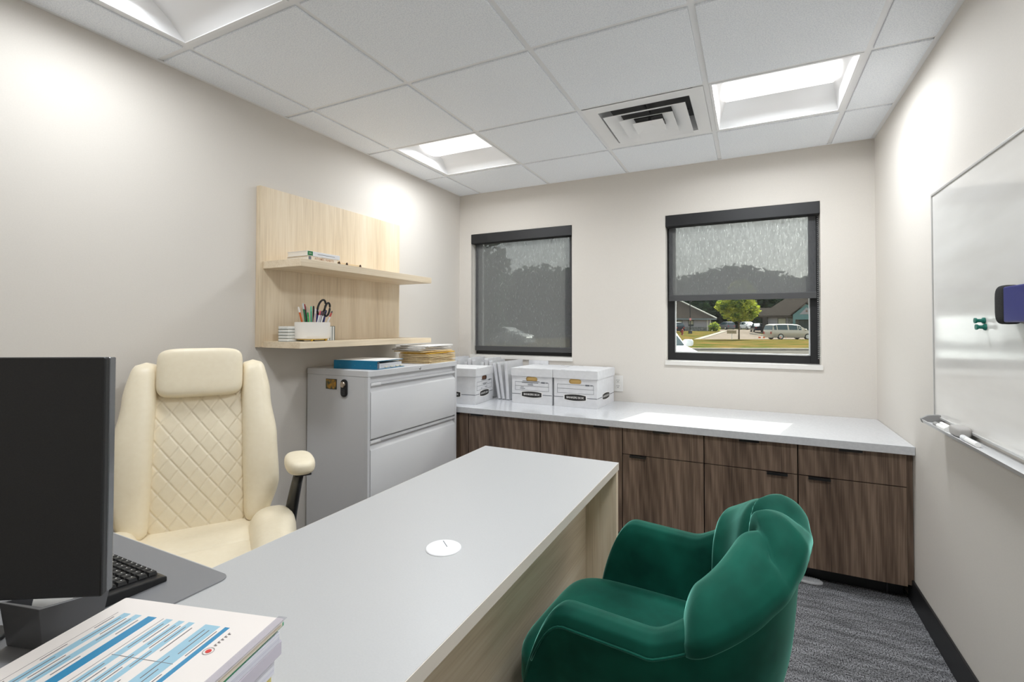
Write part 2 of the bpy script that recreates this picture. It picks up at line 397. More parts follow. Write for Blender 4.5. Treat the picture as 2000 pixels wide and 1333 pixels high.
# air diffuser: nested stepped squares
x0, x1, y0, y1 = cell(*VENT); vx, vy = (x0+x1)/2, (y0+y1)/2
vt = thing('air_vent', 'white square air diffuser of nested louvres in the ceiling', 'air vent', (vx, vy, ZT))
def ring(mb, hw_out, hw_in, z_out, z_in, th=0.002):
    """one square louvre ring that flares from the inner to the outer edge"""
    o = [(-1, -1), (1, -1), (1, 1), (-1, 1)]
    vs = [(vx+a*hw_out, vy+b*hw_out, z_out) for a, b in o]+[(vx+a*hw_in, vy+b*hw_in, z_in) for a, b in o]
    vs += [(x, y, z+th) for x, y, z in vs]
    fs = []
    for k in range(4):
        n = (k+1) % 4
        fs += [(k, n, 4+n, 4+k), (8+k, 12+k, 12+n, 8+n), (k, 8+k, 8+n, n), (4+k, 4+n, 12+n, 12+k)]
    mb.add(vs, fs)
H = 0.292
mb = MB(); ring(mb, H, 0.225, ZT-0.004, ZT-0.004); mb.build('face_plate', M_WHITE, vt)
mb = MB(); ring(mb, 0.225, 0.205, ZT-0.004, ZT+0.075); mb.build('throat', M_WHITE, vt)
for ho, hi, zo, zi in ((0.204, 0.128, ZT-0.024, ZT+0.004), (0.136, 0.074, ZT-0.028, ZT+0.0)):
    mb = MB(); ring(mb, ho, hi, zo, zi); mb.build('louvre', M_WHITE, vt, smooth=0.6)
mb = MB(); ring(mb, 0.078, 0.001, ZT-0.031, ZT-0.018); mb.build('centre_cone', M_WHITE, vt)
M_DUCT = mat('dark_duct', srgb(72, 73, 75), 0.5)
mb = MB(); mb.box((vx-0.23, vy-0.23, ZT+0.076), (vx+0.23, vy+0.23, ZT+0.08)); mb.build('duct_plate', M_DUCT, vt)
mb = MB(); mb.box((vx-0.2, vy-0.006, ZT+0.02), (vx+0.2, vy+0.006, ZT+0.026)); mb.box((vx-0.006, vy-0.2, ZT+0.02), (vx+0.006, vy+0.2, ZT+0.026))
mb.tube([(vx, vy, ZT-0.004), (vx, vy, ZT+0.07)], 0.008); mb.build('cross_bar', M_DUCT, vt)

# ------------------------------------------------------------------ windows and roller blinds
def window(n, w, hem_z, label):
    x0, x1, z0, z1 = w
    yi, yo = YB+0.088, YB+0.135
    fr = MB(); f = 0.048
    fr.box((x0, yi, z0), (x0+f, yo, z1)); fr.box((x1-f, yi, z0), (x1, yo, z1))
    fr.box((x0+f, yi, z0), (x1-f, yo, z0+f+0.004)); fr.box((x0+f, yi, z1-f), (x1-f, yo, z1))
    win = struct('window_%d' % n, fr, M_FRAME, bevel=0.002)
    b = MB(); q = 0.006; a0, a1, c0, c1 = x0+f, x1-f, z0+f+0.004, z1-f; yb0, yb1 = yi+0.012, yo-0.01
    b.box((a0, yb0, c0), (a0+q, yb1, c1)); b.box((a1-q, yb0, c0), (a1, yb1, c1)); b.box((a0+q, yb0, c0), (a1-q, yb1, c0+q)); b.box((a0+q, yb0, c1-q), (a1-q, yb1, c1))
    b.build('glazing_bead', M_BEAD, win)
    MB().box((a0+q, yi+0.022, c0+q), (a1-q, yi+0.026, c1-q)).build('pane', M_GLASS, win)
    MB().box((x0-0.004, YB-0.012, 1.0), (x1+0.008, yi, z0)).build('sill', M_SILL, win, bevel=0.002)
    t = thing('roller_blind', label, 'roller blind', ((x0+x1)/2, YB+0.04, z1), 0, 'dark screen roller blinds')
    v = MB(); v.prism([(YB-0.006, z1-0.002), (YB-0.006, z1-0.077), (YB+0.003, z1-0.08), (YB+0.07, z1-0.08), (YB+0.07, z1-0.002)], x0+0.002, x1-0.002, 'X')
    v.build('valance', M_FRAME, t, bevel=0.002)
    ys = YB+0.050
    MB().box((x0+0.016, ys, hem_z+0.028), (x1-0.018, ys+0.0008, z1-0.06)).build('shade_cloth', M_SHADE, t)
    MB().prism([(ys-0.006, hem_z), (ys+0.008, hem_z), (ys+0.008, hem_z+0.03), (ys+0.001, hem_z+0.04), (ys-0.004, hem_z+0.04), (ys-0.006, hem_z+0.036)], x0+0.016, x1-0.018, 'X').build('hem_bar', mat('hem_charcoal', srgb(70, 70, 71), 0.6), t)
    return t
b1 = window(1, W1, 1.062, 'dark grey roller blind lowered fully over the left window')
b2 = window(2, W2, 1.443, 'dark grey roller blind lowered halfway over the right window')
ch = MB(); n = 0
for zz in [1.07+0.0125*k for k in range(72)]:
    for dx in (0.0, 0.011):
        ch.sq((W2[1]-0.012+dx*0.7, YB+0.028+dx, zz+(0.006 if dx else 0)), (0.0028, 0.0028, 0.0042), 1, 1, 6, 5)
ch.build('bead_chain', mat('chain_steel', srgb(150, 150, 150), 0.35, 0.6), b2, smooth=True)

# ------------------------------------------------------------------ wall socket
ox, oz = 1.145, 0.853
t = thing('wall_socket', 'white double wall socket beside the white storage boxes', 'socket', (ox, YB, oz))
MB().box((ox-0.036, YB-0.005, oz-0.058), (ox+0.036, YB, oz+0.058)).build('cover_plate', M_SILL, t, bevel=0.002)
for dz in (-0.02, 0.02):
    mb = MB().box((ox-0.017, YB-0.007, oz+dz-0.0145), (ox+0.017, YB-0.004, oz+dz+0.0145)); r = mb.build('receptacle', M_SILL, t, bevel=0.004)
    s = MB()
    for dx in (-0.0065, 0.0065): s.box((ox+dx-0.0012, YB-0.0076, oz+dz-0.001), (ox+dx+0.0012, YB-0.0068, oz+dz+0.008))
    s.box((ox-0.0025, YB-0.0076, oz+dz-0.010), (ox+0.0025, YB-0.0068, oz+dz-0.005)); s.build('slot', M_INK, r)

# ------------------------------------------------------------------ counter and base cabinets
YCF = 1.615; YD = 1.645
tag(MB().box((XL+0.001, YCF, 0.686), (XR-0.001, YB-0.001, ZC)).build('countertop', M_QUARTZ, bevel=0.002), 'long white quartz countertop under both windows', 'countertop')
def pull(parent, x, ztop, w=0.092):
    p = MB(); y = YD-0.020
    p.box((x-w/2, YD-0.016, ztop-0.0005), (x+w/2, YD+0.012, ztop+0.0015)); p.box((x-w/2, YD-0.018, ztop-0.010), (x+w/2, YD-0.016, ztop+0.0015))
    p.build('edge_pull', M_BLACK, parent)
def base_cab(x0, x1, label, drawer, px, dx=None):
    t = thing('base_cabinet', label, 'cabinet', ((x0+x1)/2, YD+0.02, 0), 0, 'dark oak base cabinets under the counter')
    MB().box((x0+0.001, YD+0.0205, 0.088), (x1-0.001, YB-0.01, 0.685)).build('carcass', M_OAKIN, t)
    MB().box((x0, 1.735, 0.0005), (x1, 1.75, 0.088)).build('toe_kick', M_BASE, t)
    g = 0.0016
    def front(name, z0, z1): return MB().box((x0+g, YD, z0), (x1-g, YD+0.02, z1)).build(name, M_OAK, t, bevel=0.0008, seg=1)
    if drawer:
        d = front('drawer', 0.534, 0.682); pull(d, (x0+x1)/2, 0.682)
        o = front('door', 0.084, 0.530); pull(o, px, 0.530)
    else:
        o = front('door', 0.084, 0.682); pull(o, px, 0.682)
    return t
base_cab(XL+0.002, 0.303, 'dark oak base cabinet half hidden behind the grey filing cabinet', False, 0.2)
base_cab(0.306, 0.826, 'dark oak one-door base cabinet under the left pair of storage boxes', False, 0.38)
base_cab(0.828, 1.339, 'dark oak one-door base cabinet directly behind the far end of the desk', False, 1.22)
base_cab(1.341, 1.777, 'dark oak cabinet with drawer, leftmost of the three with drawers', True, 1.43)
base_cab(1.779, 2.210, 'dark oak cabinet with drawer, middle of the three with drawers', True, 2.12)
lc = base_cab(2.212, 2.640, 'dark oak cabinet with drawer, nearest the right wall', True, 2.30)
MB().box((2.641, YD+0.012, 0.088), (XR-0.002, YD+0.03, 0.684)).build('filler_strip', M_OAK, lc)
MB().box((2.575, 1.728, 0.001), (2.582, 1.7345, 0.086)).build('toe_kick_joint', M_DGREY, lc)

# ribbed cover lying on the carpet at the toe kick
t = thing('floor_grille', 'small white ribbed plastic grille on carpet below cabinets', 'grille', (2.262, 1.695, 0))
mb = MB(); mb.lathe([(0.055, 0.0), (0.055, 0.006), (0.05, 0.009)], (2.262, 1.69, 0.0), 24, 1, 0.55); mb.build('rim', M_CARD, t)
for k in range(9):
    x = 2.222+0.01*k; h = 0.024*math.sqrt(max(0.05, 1-((x-2.262)/0.05)**2))
    MB().box((x-0.0022, 1.69-h, 0.009), (x+0.0022, 1.69+h, 0.012)).build('rib', M_CARD, t)

# ------------------------------------------------------------------ desk (main run and return)
DX0, DX1, DY0, DY1 = 0.953, 1.546, -1.12, 0.732
DZ = 0.709
desk = thing('office_desk', 'white topped L-shaped office desk with pale ash panels', 'desk', (1.25, -0.2, 0))
e = 0.0015
MB().box((DX0+e, DY0+e, DZ), (DX1-e, DY1-e, ZD)).build('desk_top', M_LAM, desk, bevel=0.0008)
ed = MB()
ed.box((DX1-e, DY0, DZ), (DX1, DY1, ZD-0.0006)); ed.box((DX0, DY1-e, DZ), (DX1-e, DY1, ZD-0.0006)); ed.box((DX0, -0.475, DZ), (DX0+e, DY1-e, ZD-0.0006))
ed.build('edge_band', M_EDGE, desk)
MB().box((-0.19, -1.10, DZ), (DX0, -0.474, ZD)).build('return_top', M_LAM, desk, bevel=0.001)
MB().box((DX0+0.02, DY1-0.033, 0), (DX1-0.002, DY1-0.005, DZ)).build('end_panel', M_ASH, desk, bevel=0.0008)
MB().box((DX0+0.02, DY0+0.005, 0), (DX1-0.002, DY0+0.033, DZ)).build('end_panel', M_ASH, desk, bevel=0.0008)
MB().box((1.405, DY0+0.034, 0.10), (1.424, DY1-0.034, DZ)).build('modesty_panel', M_ASHY, desk, bevel=0.0008)
MB().box((-0.185, -1.09, 0), (-0.157, -0.49, DZ)).build('end_panel', M_ASH, desk, bevel=0.0008)
gx, gy = 1.351, -0.172
gm = MB(); gm.lathe([(0.042, 0), (0.042, 0.0016), (0.040, 0.003), (0.0, 0.003)], (gx, gy, ZD), 40); gr = gm.build('cable_grommet', M_WHITE, desk, smooth=0.6)
MB().box((-0.017, -0.0008, 0), (0.017, 0.0008, 0.0006), TR(gx-0.006, gy+0.016, ZD+0.0028) @ RZ(-0.7)).build('slot', M_GREYINK, gr)

# ------------------------------------------------------------------ lateral filing cabinet
FX0, FX1, FY0, FY1, FZ = XL+0.012, 0.24, 0.765, 1.598, 1.033
fc = thing('filing_cabinet', 'light grey steel lateral filing cabinet with wide drawers', 'filing cabinet', ((FX0+FX1)/2, (FY0+FY1)/2, 0))
MB().box((FX0, FY0, 0.0), (FX1-0.022, FY1, FZ-0.034)).box((FX1-0.022, FY0, 0.0), (FX1, FY0+0.018, FZ-0.034)).box((FX1-0.022, FY1-0.018, 0), (FX1, FY1, FZ-0.034)).box((FX1-0.022, FY0+0.018, 0), (FX1, FY1-0.018, 0.06)).build('body', M_STEEL, fc, bevel=0.0015)
tp = MB().box((FX0-0.001, FY0-0.002, FZ-0.034), (FX1+0.002, FY1+0.002, FZ)).build('top_cap', M_STEEL, fc, bevel=0.004, seg=3)
lk = MB(); lk.lathe([(0.009, 0), (0.009, 0.003), (0.007, 0.0045), (0, 0.0045)], (0, 0, 0), 20)
lk.v = [(FX1+0.002+z, 1.197+x, 1.015+y) for x, y, z in lk.v]; lk.build('key_lock', M_CHROME, tp)
MB().box((FX1+0.0063, 1.1962, 1.010), (FX1+0.0068, 1.1978, 1.020)).build('keyhole', M_INK, tp)
for z0, z1 in ((0.678, 0.968), (0.378, 0.668), (0.07, 0.368)):
    d = MB(); ya, yb = FY0+0.021, FY1-0.021
    # face with a full-width lip that rolls inwards into the finger pull
    prof = [(FX1-0.02, z0), (FX1+0.001, z0), (FX1+0.001, z1-0.052), (FX1-0.002, z1-0.046), (FX1-0.014, z1-0.034), (FX1-0.018, z1-0.028), (FX1-0.018, z1-0.016), (FX1-0.001, z1-0.016), (FX1-0.001, z1), (FX1-0.02, z1)]
    d.add([(x, ya, z) for x, z in prof]+[(x, yb, z) for x, z in prof], [tuple(range(10)), tuple(range(19, 9, -1))]+[(k, 10+k, 10+(k+1) % 10, (k+1) % 10) for k in range(10)])
    do = d.build('drawer', M_STEEL, fc, smooth=0.5)
    MB().box((FX1-0.001, ya+0.004, z1-0.014), (FX1+0.0005, ya+0.075, z1-0.002)).build('label_holder', M_WHITE, do, bevel=0.0008)
    MB().box((FX1-0.0012, ya+0.08, z1-0.0155), (FX1-0.0004, yb-0.002, z1-0.0135)).build('trim_line', M_GREYINK, do)
# things stuck on its side
t = thing('picture_magnet', 'small square colourful picture magnet on the filing cabinet side', 'magnet', (-0.017, FY0-0.001, 0.953))
MB().box((-0.055, FY0-0.004, 0.926), (0.021, FY0-0.0005, 0.980)).build('backing', M_INK, t)
pic = noisy('magnet_picture', srgb(60, 78, 62), srgb(206, 150, 44), 45, 0.4, detail=3, pos=(0.38, 0.62))
MB().box((-0.053, FY0-0.0046, 0.928), (0.019, FY0-0.004, 0.978)).build('picture', pic, t)
t = thing('keypad_lock', 'black oval keypad lock stuck on the filing cabinet side', 'lock', (0.08, FY0-0.001, 0.936))
def stadium(cx, cz, hw, hh, n=12):
    return [(cx+hw*math.cos(a), cz+(hh-hw)+hw*math.sin(a)) for a in [PI*k/n for k in range(n+1)]]+[(cx+hw*math.cos(a), cz-(hh-hw)+hw*math.sin(a)) for a in [PI+PI*k/n for k in range(n+1)]]
MB().prism(stadium(0.08, 0.936, 0.021, 0.047), FY0-0.012, FY0-0.0003).build('case', M_BLACK, t, bevel=0.003, smooth=0.6)
kn = MB(); kn.lathe([(0.016, 0), (0.016, 0.006), (0.013, 0.009), (0, 0.009)], (0, 0, 0), 24); kn.v = [(0.08+x, FY0-0.012-z, 0.956+y) for x, y, z in kn.v]; kn.build('knob', mat('warm_steel', srgb(190, 176, 158), 0.3, 0.9), t, smooth=0.6)
for r in range(3):
    for c in range(2):
        MB().box((0.0695+c*0.012, FY0-0.0135, 0.902+r*0.011), (0.0785+c*0.012, FY0-0.0119, 0.909+r*0.011)).build('key', M_DGREY, t)

# ------------------------------------------------------------------ wall shelf
sh = thing('wall_shelf', 'pale ash wall panel with two open shelves on the left wall', 'shelf', (XL+0.1, 0.99, 1.155))
MB().box((XL+0.0005, 0.455, 1.158), (XL+0.030, 1.52, 1.968)).build('back_panel', M_ASH, sh, bevel=0.001)
MB().box((XL+0.030, 0.474, 1.552), (0.087, 1.522, 1.589)).build('shelf_board', M_ASHY, sh, bevel=0.001)
MB().box((XL+0.030, 0.474, 1.156), (0.087, 1.522, 1.187)).build('shelf_board', M_ASHY, sh, bevel=0.001)

def book(name, label, cat, x0, x1, y0, y1, z0, z1, cover, spine='X', group=None):
    """closed book lying flat; cover boards, spine and a recessed page block"""
    t = thing(name, label, cat, ((x0+x1)/2, (y0+y1)/2, z0), 0, group)
    c = 0.0016
    MB().box((x0, y0, z0), (x1, y1, z0+c)).box((x0, y0, z1-c), (x1, y1, z1)).box((x1-c, y0, z0+c), (x1, y1, z1-c)).build('cover', cover, t, bevel=0.0005)
    MB().box((x0+0.003, y0+0.002, z0+c), (x1-c, y1-0.002, z1-c)).build('page_block', noisy('page_edges', srgb(222, 214, 200), srgb(244, 238, 226), 1, 0.8, stretch=(3, 3, 900)), t)
    return t
bk1 = book('book', 'cream paperback lying under the white book on the top shelf', 'book', -0.085, 0.066, 0.532, 0.720, 1.589, 1.611, mat('cream_cover', srgb(238, 226, 208), 0.5))
tx = MB(); text_into(tx, 'ATOMIC HABITS', 0.0165, frame_m((0.0665, 0.634, 1.600), (0, 1, 0), (0, 0, 1)), 0.0002); tx.build('spine_title', mat('copper_ink', srgb(196, 150, 110), 0.5), bk1)
MB().box((0.0661, 0.536, 1.592), (0.0665, 0.552, 1.608)).build('spine_emblem', M_GREYINK, bk1)
bk2 = book('book', 'white textbook with a green spine label on top of the cream paperback', 'book', -0.075, 0.068, 0.527, 0.735, 1.611, 1.634, mat('white_cover', srgb(240, 240, 242), 0.4))
MB().box((0.0681, 0.529, 1.612), (0.0686, 0.560, 1.633)).build('spine_label', mat('green_label', srgb(34, 120, 66), 0.5), bk2)
tx = MB(); text_into(tx, 'BMS', 0.008, frame_m((0.0688, 0.5445, 1.6225), (0, 1, 0), (0, 0, 1))); tx.build('label_lettering', M_PAPER, bk2)
MB().box((0.0681, 0.59, 1.6215), (0.0685, 0.70, 1.6235)).build('spine_line', M_GREYINK, bk2)
t = thing('desk_plaque', 'low pale wooden strip with dark clips beside the books', 'plaque', (0.055, 0.805, 1.589))
MB().box((0.045, 0.728, 1.589), (0.063, 0.895, 1.602)).build('strip', mat('pale_pine', srgb(240, 214, 172), 0.5), t, bevel=0.001)
for y in (0.733, 0.787, 0.886):
    MB().prism([(y-0.008, 1.5893), (y+0.008, 1.5893), (y+0.002, 1.605), (y-0.002, 1.605)], 0.0633, 0.068, 'X').build('clip', mat('clip_brown', srgb(72, 50, 34), 0.5), t)

# pens pot on the lower shelf
PX, PY, PZ = -0.02, 0.640, 1.187
pot = thing('pen_pot', 'oval white pen pot on small brass feet, lower shelf', 'pen pot', (PX, PY, PZ))
pm = MB(); A, B = 0.062, 0.100
pm.lathe([(0.94, 0.012), (0.99, 0.016), (1.0, 0.03), (1.0, 0.097), (0.96, 0.097), (0.96, 0.02), (0.0, 0.019)], (PX, PY, PZ), 48, A, B)
pm.build('body', mat('pot_glaze', srgb(236, 232, 226), 0.35), pot, smooth=0.7)
ft = MB(); ft.lathe([(0.88, 0.0075), (0.88, 0.0115), (0.8, 0.0115), (0.8, 0.0075)], (PX, PY, PZ), 40, A, B); ft.build('base_ring', M_GOLD, pot)
for a in (0.55, -0.55, PI-0.55, PI+0.55):
    MB().sq((PX+A*0.84*math.cos(a), PY+B*0.84*math.sin(a), PZ+0.0052), (0.007, 0.007, 0.0052), 0.8, 1, 12, 8).build('foot', M_GOLD, pot, smooth=True)
pens = [ # y, x, lean y, lean x, length, colour, cap colour, label
 (0.565, 0.005, -0.34, 0.05, 0.150, (222, 104, 44), (240, 236, 230), 'orange pen leaning out at the left end of the pot'),
 (0.580, 0.010, -0.20, 0.02, 0.165, (44, 120, 82), (200, 205, 205), 'green pen with grey clip at the left of the pot'),
 (0.590, 0.022, -0.16, 0.04, 0.118, (60, 178, 96), (40, 150, 80), 'short bright green pen at the front left of the pot'),
 (0.596, -0.005, -0.14, 0.0, 0.160, (54, 32, 32), (150, 40, 40), 'dark maroon pen next to the green one in the pot'),
 (0.610, 0.018, 0.16, 0.02, 0.138, (196, 178, 178), (220, 210, 210), 'pale pink grey pen in the pot'),
 (0.612, -0.020, -0.05, -0.1, 0.152, (30, 40, 70), (40, 52, 90), 'navy pen at the back left of the pot'),
 (0.622, 0.030, 0.24, 0.06, 0.130, (230, 230, 232), (210, 90, 110), 'white pen with a red tip leaning right in the pot'),
 (0.634, 0.030, 0.26, 0.06, 0.130, (206, 206, 208), (60, 60, 62), 'grey translucent pen at the front of the pot'),
 (0.632, -0.010, 0.02, -0.05, 0.150, (80, 190, 150), (110, 210, 170), 'mint green pen at the back of the pot'),
 (0.646, 0.034, 0.30, 0.04, 0.128, (236, 236, 236), (70, 70, 72), 'white pen with a dark tip leaning right in the pot'),
 (0.650, -0.012, 0.05, -0.05, 0.152, (28, 28, 30), (50, 50, 52), 'black pen at the back of the pot'),
 (0.664, 0.0, 0.06, 0.0, 0.150, (44, 46, 150), (60, 62, 170), 'blue pen beside the scissors'),
 (0.672, 0.022, 0.14, 0.06, 0.122, (226, 66, 118), (240, 120, 150), 'pink pen in front of the scissors'),
 (0.690, 0.016, 0.24, 0.04, 0.135, (34, 44, 128), (30, 36, 100), 'dark blue pen right of the scissors'),
 (0.700, 0.024, 0.46, 0.04, 0.140, (180, 182, 186), (90, 92, 96), 'silver pen leaning out at the right end of the pot'),
 (0.690, 0.034, 0.44, 0.06, 0.128, (240, 240, 240), (200, 80, 70), 'white ballpoint leaning out at the front right of the pot')]
for i, (y, x, ly, lx, ln, c1, c2, lab) in enumerate(pens):
    d = Vector((lx, ly, 1)).normalized(); p0 = Vector((x*0.75-0.015, PY+(y-PY)*0.72, PZ+0.03)); p0.x = max(-0.065, p0.x)
    t = thing('pen', lab, 'pen', p0, 0, 'pens in the white pot')
    mb = MB(); mb.tube([p0, p0+d*ln*0.82], 0.0042, 8); mb.build('barrel', mat('pen_%d' % i, srgb(*c1), 0.35), t, smooth=0.6)
    mb = MB(); mb.tube([p0+d*ln*0.82, p0+d*ln*0.96, p0+d*ln], [0.0046, 0.0044, 0.003], 8)
    mb.build('cap', mat('pencap_%d' % i, srgb(*c2), 0.35), t, smooth=0.6)
sc = thing('scissors', 'black handled scissors standing in the pen pot', 'scissors', (0.0, 0.675, PZ+0.03))
def oval(mb, c, ry, rz, tilt, r):
    pts = []
    for k in range(25):
        a = 2*PI*k/24; y, z = ry*math.cos(a), rz*math.sin(a)
        pts.append((c[0], c[1]+y*math.cos(tilt)+z*math.sin(tilt), c[2]-y*math.sin(tilt)+z*math.cos(tilt)))
    mb.tube(pts, r, 8, caps=False)
for (cc, ry, rz, tl) in (((0.0, 0.678, 1.362), 0.022, 0.042, 0.42), ((0.004, 0.712, 1.352), 0.016, 0.036, 0.25)):
    mb = MB(); oval(mb, cc, ry, rz, tl, 0.0052); mb.build('handle', M_BLACK, sc, smooth=True)
mb = MB(); mb.tube([(0.002, 0.690, 1.318), (0.0, 0.682, 1.30), (0, 0.672, 1.275)], [0.006, 0.008, 0.006], 8); mb.build('pivot_arm', M_DGREY, sc, smooth=True)
mb = MB(); mb.box((-0.002, 0.664, 1.215), (0.0, 0.676, 1.285)); mb.box((0.0005, 0.669, 1.215), (0.0025, 0.681, 1.285)); mb.build('blade', M_CHROME, sc)
# clear film curl behind the pens
mb = MB(); mb.grid(lambda u, v: (-0.045-0.012*math.sin(u*PI), 0.585+0.075*u, 1.235+(0.115+0.02*math.sin(u*3.6))*v), 12, 6)
tag(mb.build('plastic_sheet', M_CLEAR, smooth=True), 'curled clear plastic sheet behind the pens in the pot', 'plastic sheet')
# white notebooks behind the pot
M_NB = mat('notebook_white', srgb(232, 232, 228), 0.6); M_NBD = mat('notebook_spine', srgb(96, 108, 104), 0.6)
order = ['lowest', 'second from the bottom', 'middle', 'second from the top', 'topmost']
for k in range(5):
    z = 1.187+k*0.0152
    t = thing('notebook', 'thin white notebook left of the pen pot, %s of the flat stack' % order[k], 'notebook', (-0.1, 0.55, z), 0, 'white notebooks behind the pen pot')
    MB().box((-0.105, 0.505, z+0.0022), (-0.038, 0.600, z+0.0152)).build('pages', M_NB, t)
    MB().box((-0.107, 0.503, z+0.0002), (-0.036, 0.602, z+0.0021)).build('cover', M_NBD, t)
for k, w in enumerate(('nearest the pot', 'middle of the three upright ones', 'farthest from the pot')):
    y = 0.752+k*0.0165
    t = thing('notebook', 'thin white upright notebook right of the pen pot, %s' % w, 'notebook', (-0.1, y, 1.187), 0, 'white notebooks behind the pen pot')
    MB().box((-0.165, y, 1.1875), (-0.035, y+0.013, 1.262)).build('pages', M_NB, t)
    MB().box((-0.167, y+0.0132, 1.1872), (-0.033, y+0.0155, 1.264)).build('cover', M_NBD, t)

# ------------------------------------------------------------------ on the filing cabinet
bd = thing('ring_binder', 'teal blue ring binder lying on the filing cabinet', 'binder', (0.087, 0.945, FZ), 0.09)
w, h, th = 0.143, 0.125, 0.046
def loc(mb, name, m, parent, **kw): return mb.build(name, m, parent, world=False, **kw)
mb = MB(); mb.box((-w, -h, 0.0002), (w, h, 0.003)).box((-w, -h, th-0.003), (w, h-0.01, th)).box((-w, -h-0.003, 0.0002), (w, -h, th)); loc(mb, 'cover', M_BLUEB, bd, bevel=0.001)
mb = MB(); mb.box((-w+0.006, -h+0.03, 0.003), (w-0.010, h-0.014, 0.030)); loc(mb, 'pages', noisy('page_edges2', srgb(206, 208, 216), srgb(244, 244, 246), 1, 0.8, stretch=(3, 3, 700)), bd)
mb = MB(); mb.box((-w+0.004, -h+0.01, th), (w-0.004, h-0.012, th+0.0006)); loc(mb, 'cover_sheen', M_PAPER, bd)  # pale layer paints the grazing reflection onto the blue top cover
for y in (-0.05, 0.0, 0.05, 0.09):
    mb = MB(); mb.box((w-0.011, y, 0.008), (w-0.003, y+0.022, 0.011)); loc(mb, 'divider_tab', mat('tab_cream', srgb(236, 226, 190), 0.6), bd)
for x in (-0.1, 0.0, 0.1, 0.132):
    mb = MB(); mb.tube([(x, -h+0.018+0.02*math.cos(a), 0.021+0.017*math.sin(a)) for a in [2*PI*k/16 for k in range(17)]], 0.0016, 6, caps=False); loc(mb, 'ring', M_CHROME, bd, smooth=True)

def sag_sheet(L, W, th, bend, seedv, nu=12, nv=10):
    """loose folder: two leaves that gape a little, gently bent"""
    ph = seedv*1.7
    f = lambda u, v: (L*(u-0.5), W*(v-0.5), th+bend*math.sin(u*PI*1.1+ph)*v+0.0015*math.sin(v*3+ph)*u)
    b = lambda u, v: (L*(u-0.5), W*(v-0.5), 0.35*bend*math.sin(u*PI*1.1+ph)*v)
    m = MB(); m.slab(f, b, nu, nv); return m
z = FZ
pile = [ # name, label, material, length x, length y, thickness, dx, dy, rot
 *[('manila_folder', 'manila folder, %s of the pile on the filing cabinet' % w, M_MANILA, 0.235, 0.292, 0.0062, 0.0, 0.0, r) for r, w in ((0.0, 'lowest'), (0.02, 'second from the bottom'), (-0.02, 'third from the bottom'), (0.03, 'fourth from the bottom'), (0.01, 'fifth from the bottom'), (-0.015, 'last one under the yellow envelope'))],
 ('envelope', 'bright yellow envelope halfway up the pile on the filing cabinet', M_YELLOW, 0.225, 0.295, 0.006, 0.0, 0.005, 0.05),
 ('manila_folder', 'manila folder just above the yellow envelope in the pile', M_MANILA, 0.238, 0.295, 0.007, -0.02, -0.015, -0.06),
 ('paper_bundle', 'grey white bundle of papers under the top papers of the pile', mat('grey_paper', srgb(206, 200, 192), 0.7), 0.225, 0.29, 0.009, -0.03, -0.03, -0.10),
 ('paper_bundle', 'white papers with a curled edge near the top of the pile', M_PAPER, 0.22, 0.285, 0.007, -0.02, -0.01, -0.05),
 ('paper_bundle', 'topmost white papers of the pile on the filing cabinet', M_PAPER, 0.218, 0.28, 0.006, -0.005, 0.0, 0.02)]
for k, (nm, lab, m, lx, ly, t_, dx, dy, r) in enumerate(pile):
    o = sag_sheet(lx, ly, t_, 0.0012 if k < 7 else 0.0020, k).build(nm, m, smooth=0.5)
    o.location = (0.120+dx, 1.438+dy, z+0.0012); o.rotation_euler = (0, 0, r)
    tag(o, lab, {'manila_folder': 'folder', 'envelope': 'envelope', 'paper_bundle': 'papers'}[nm], 'pile on the filing cabinet')
    z += t_+0.0036

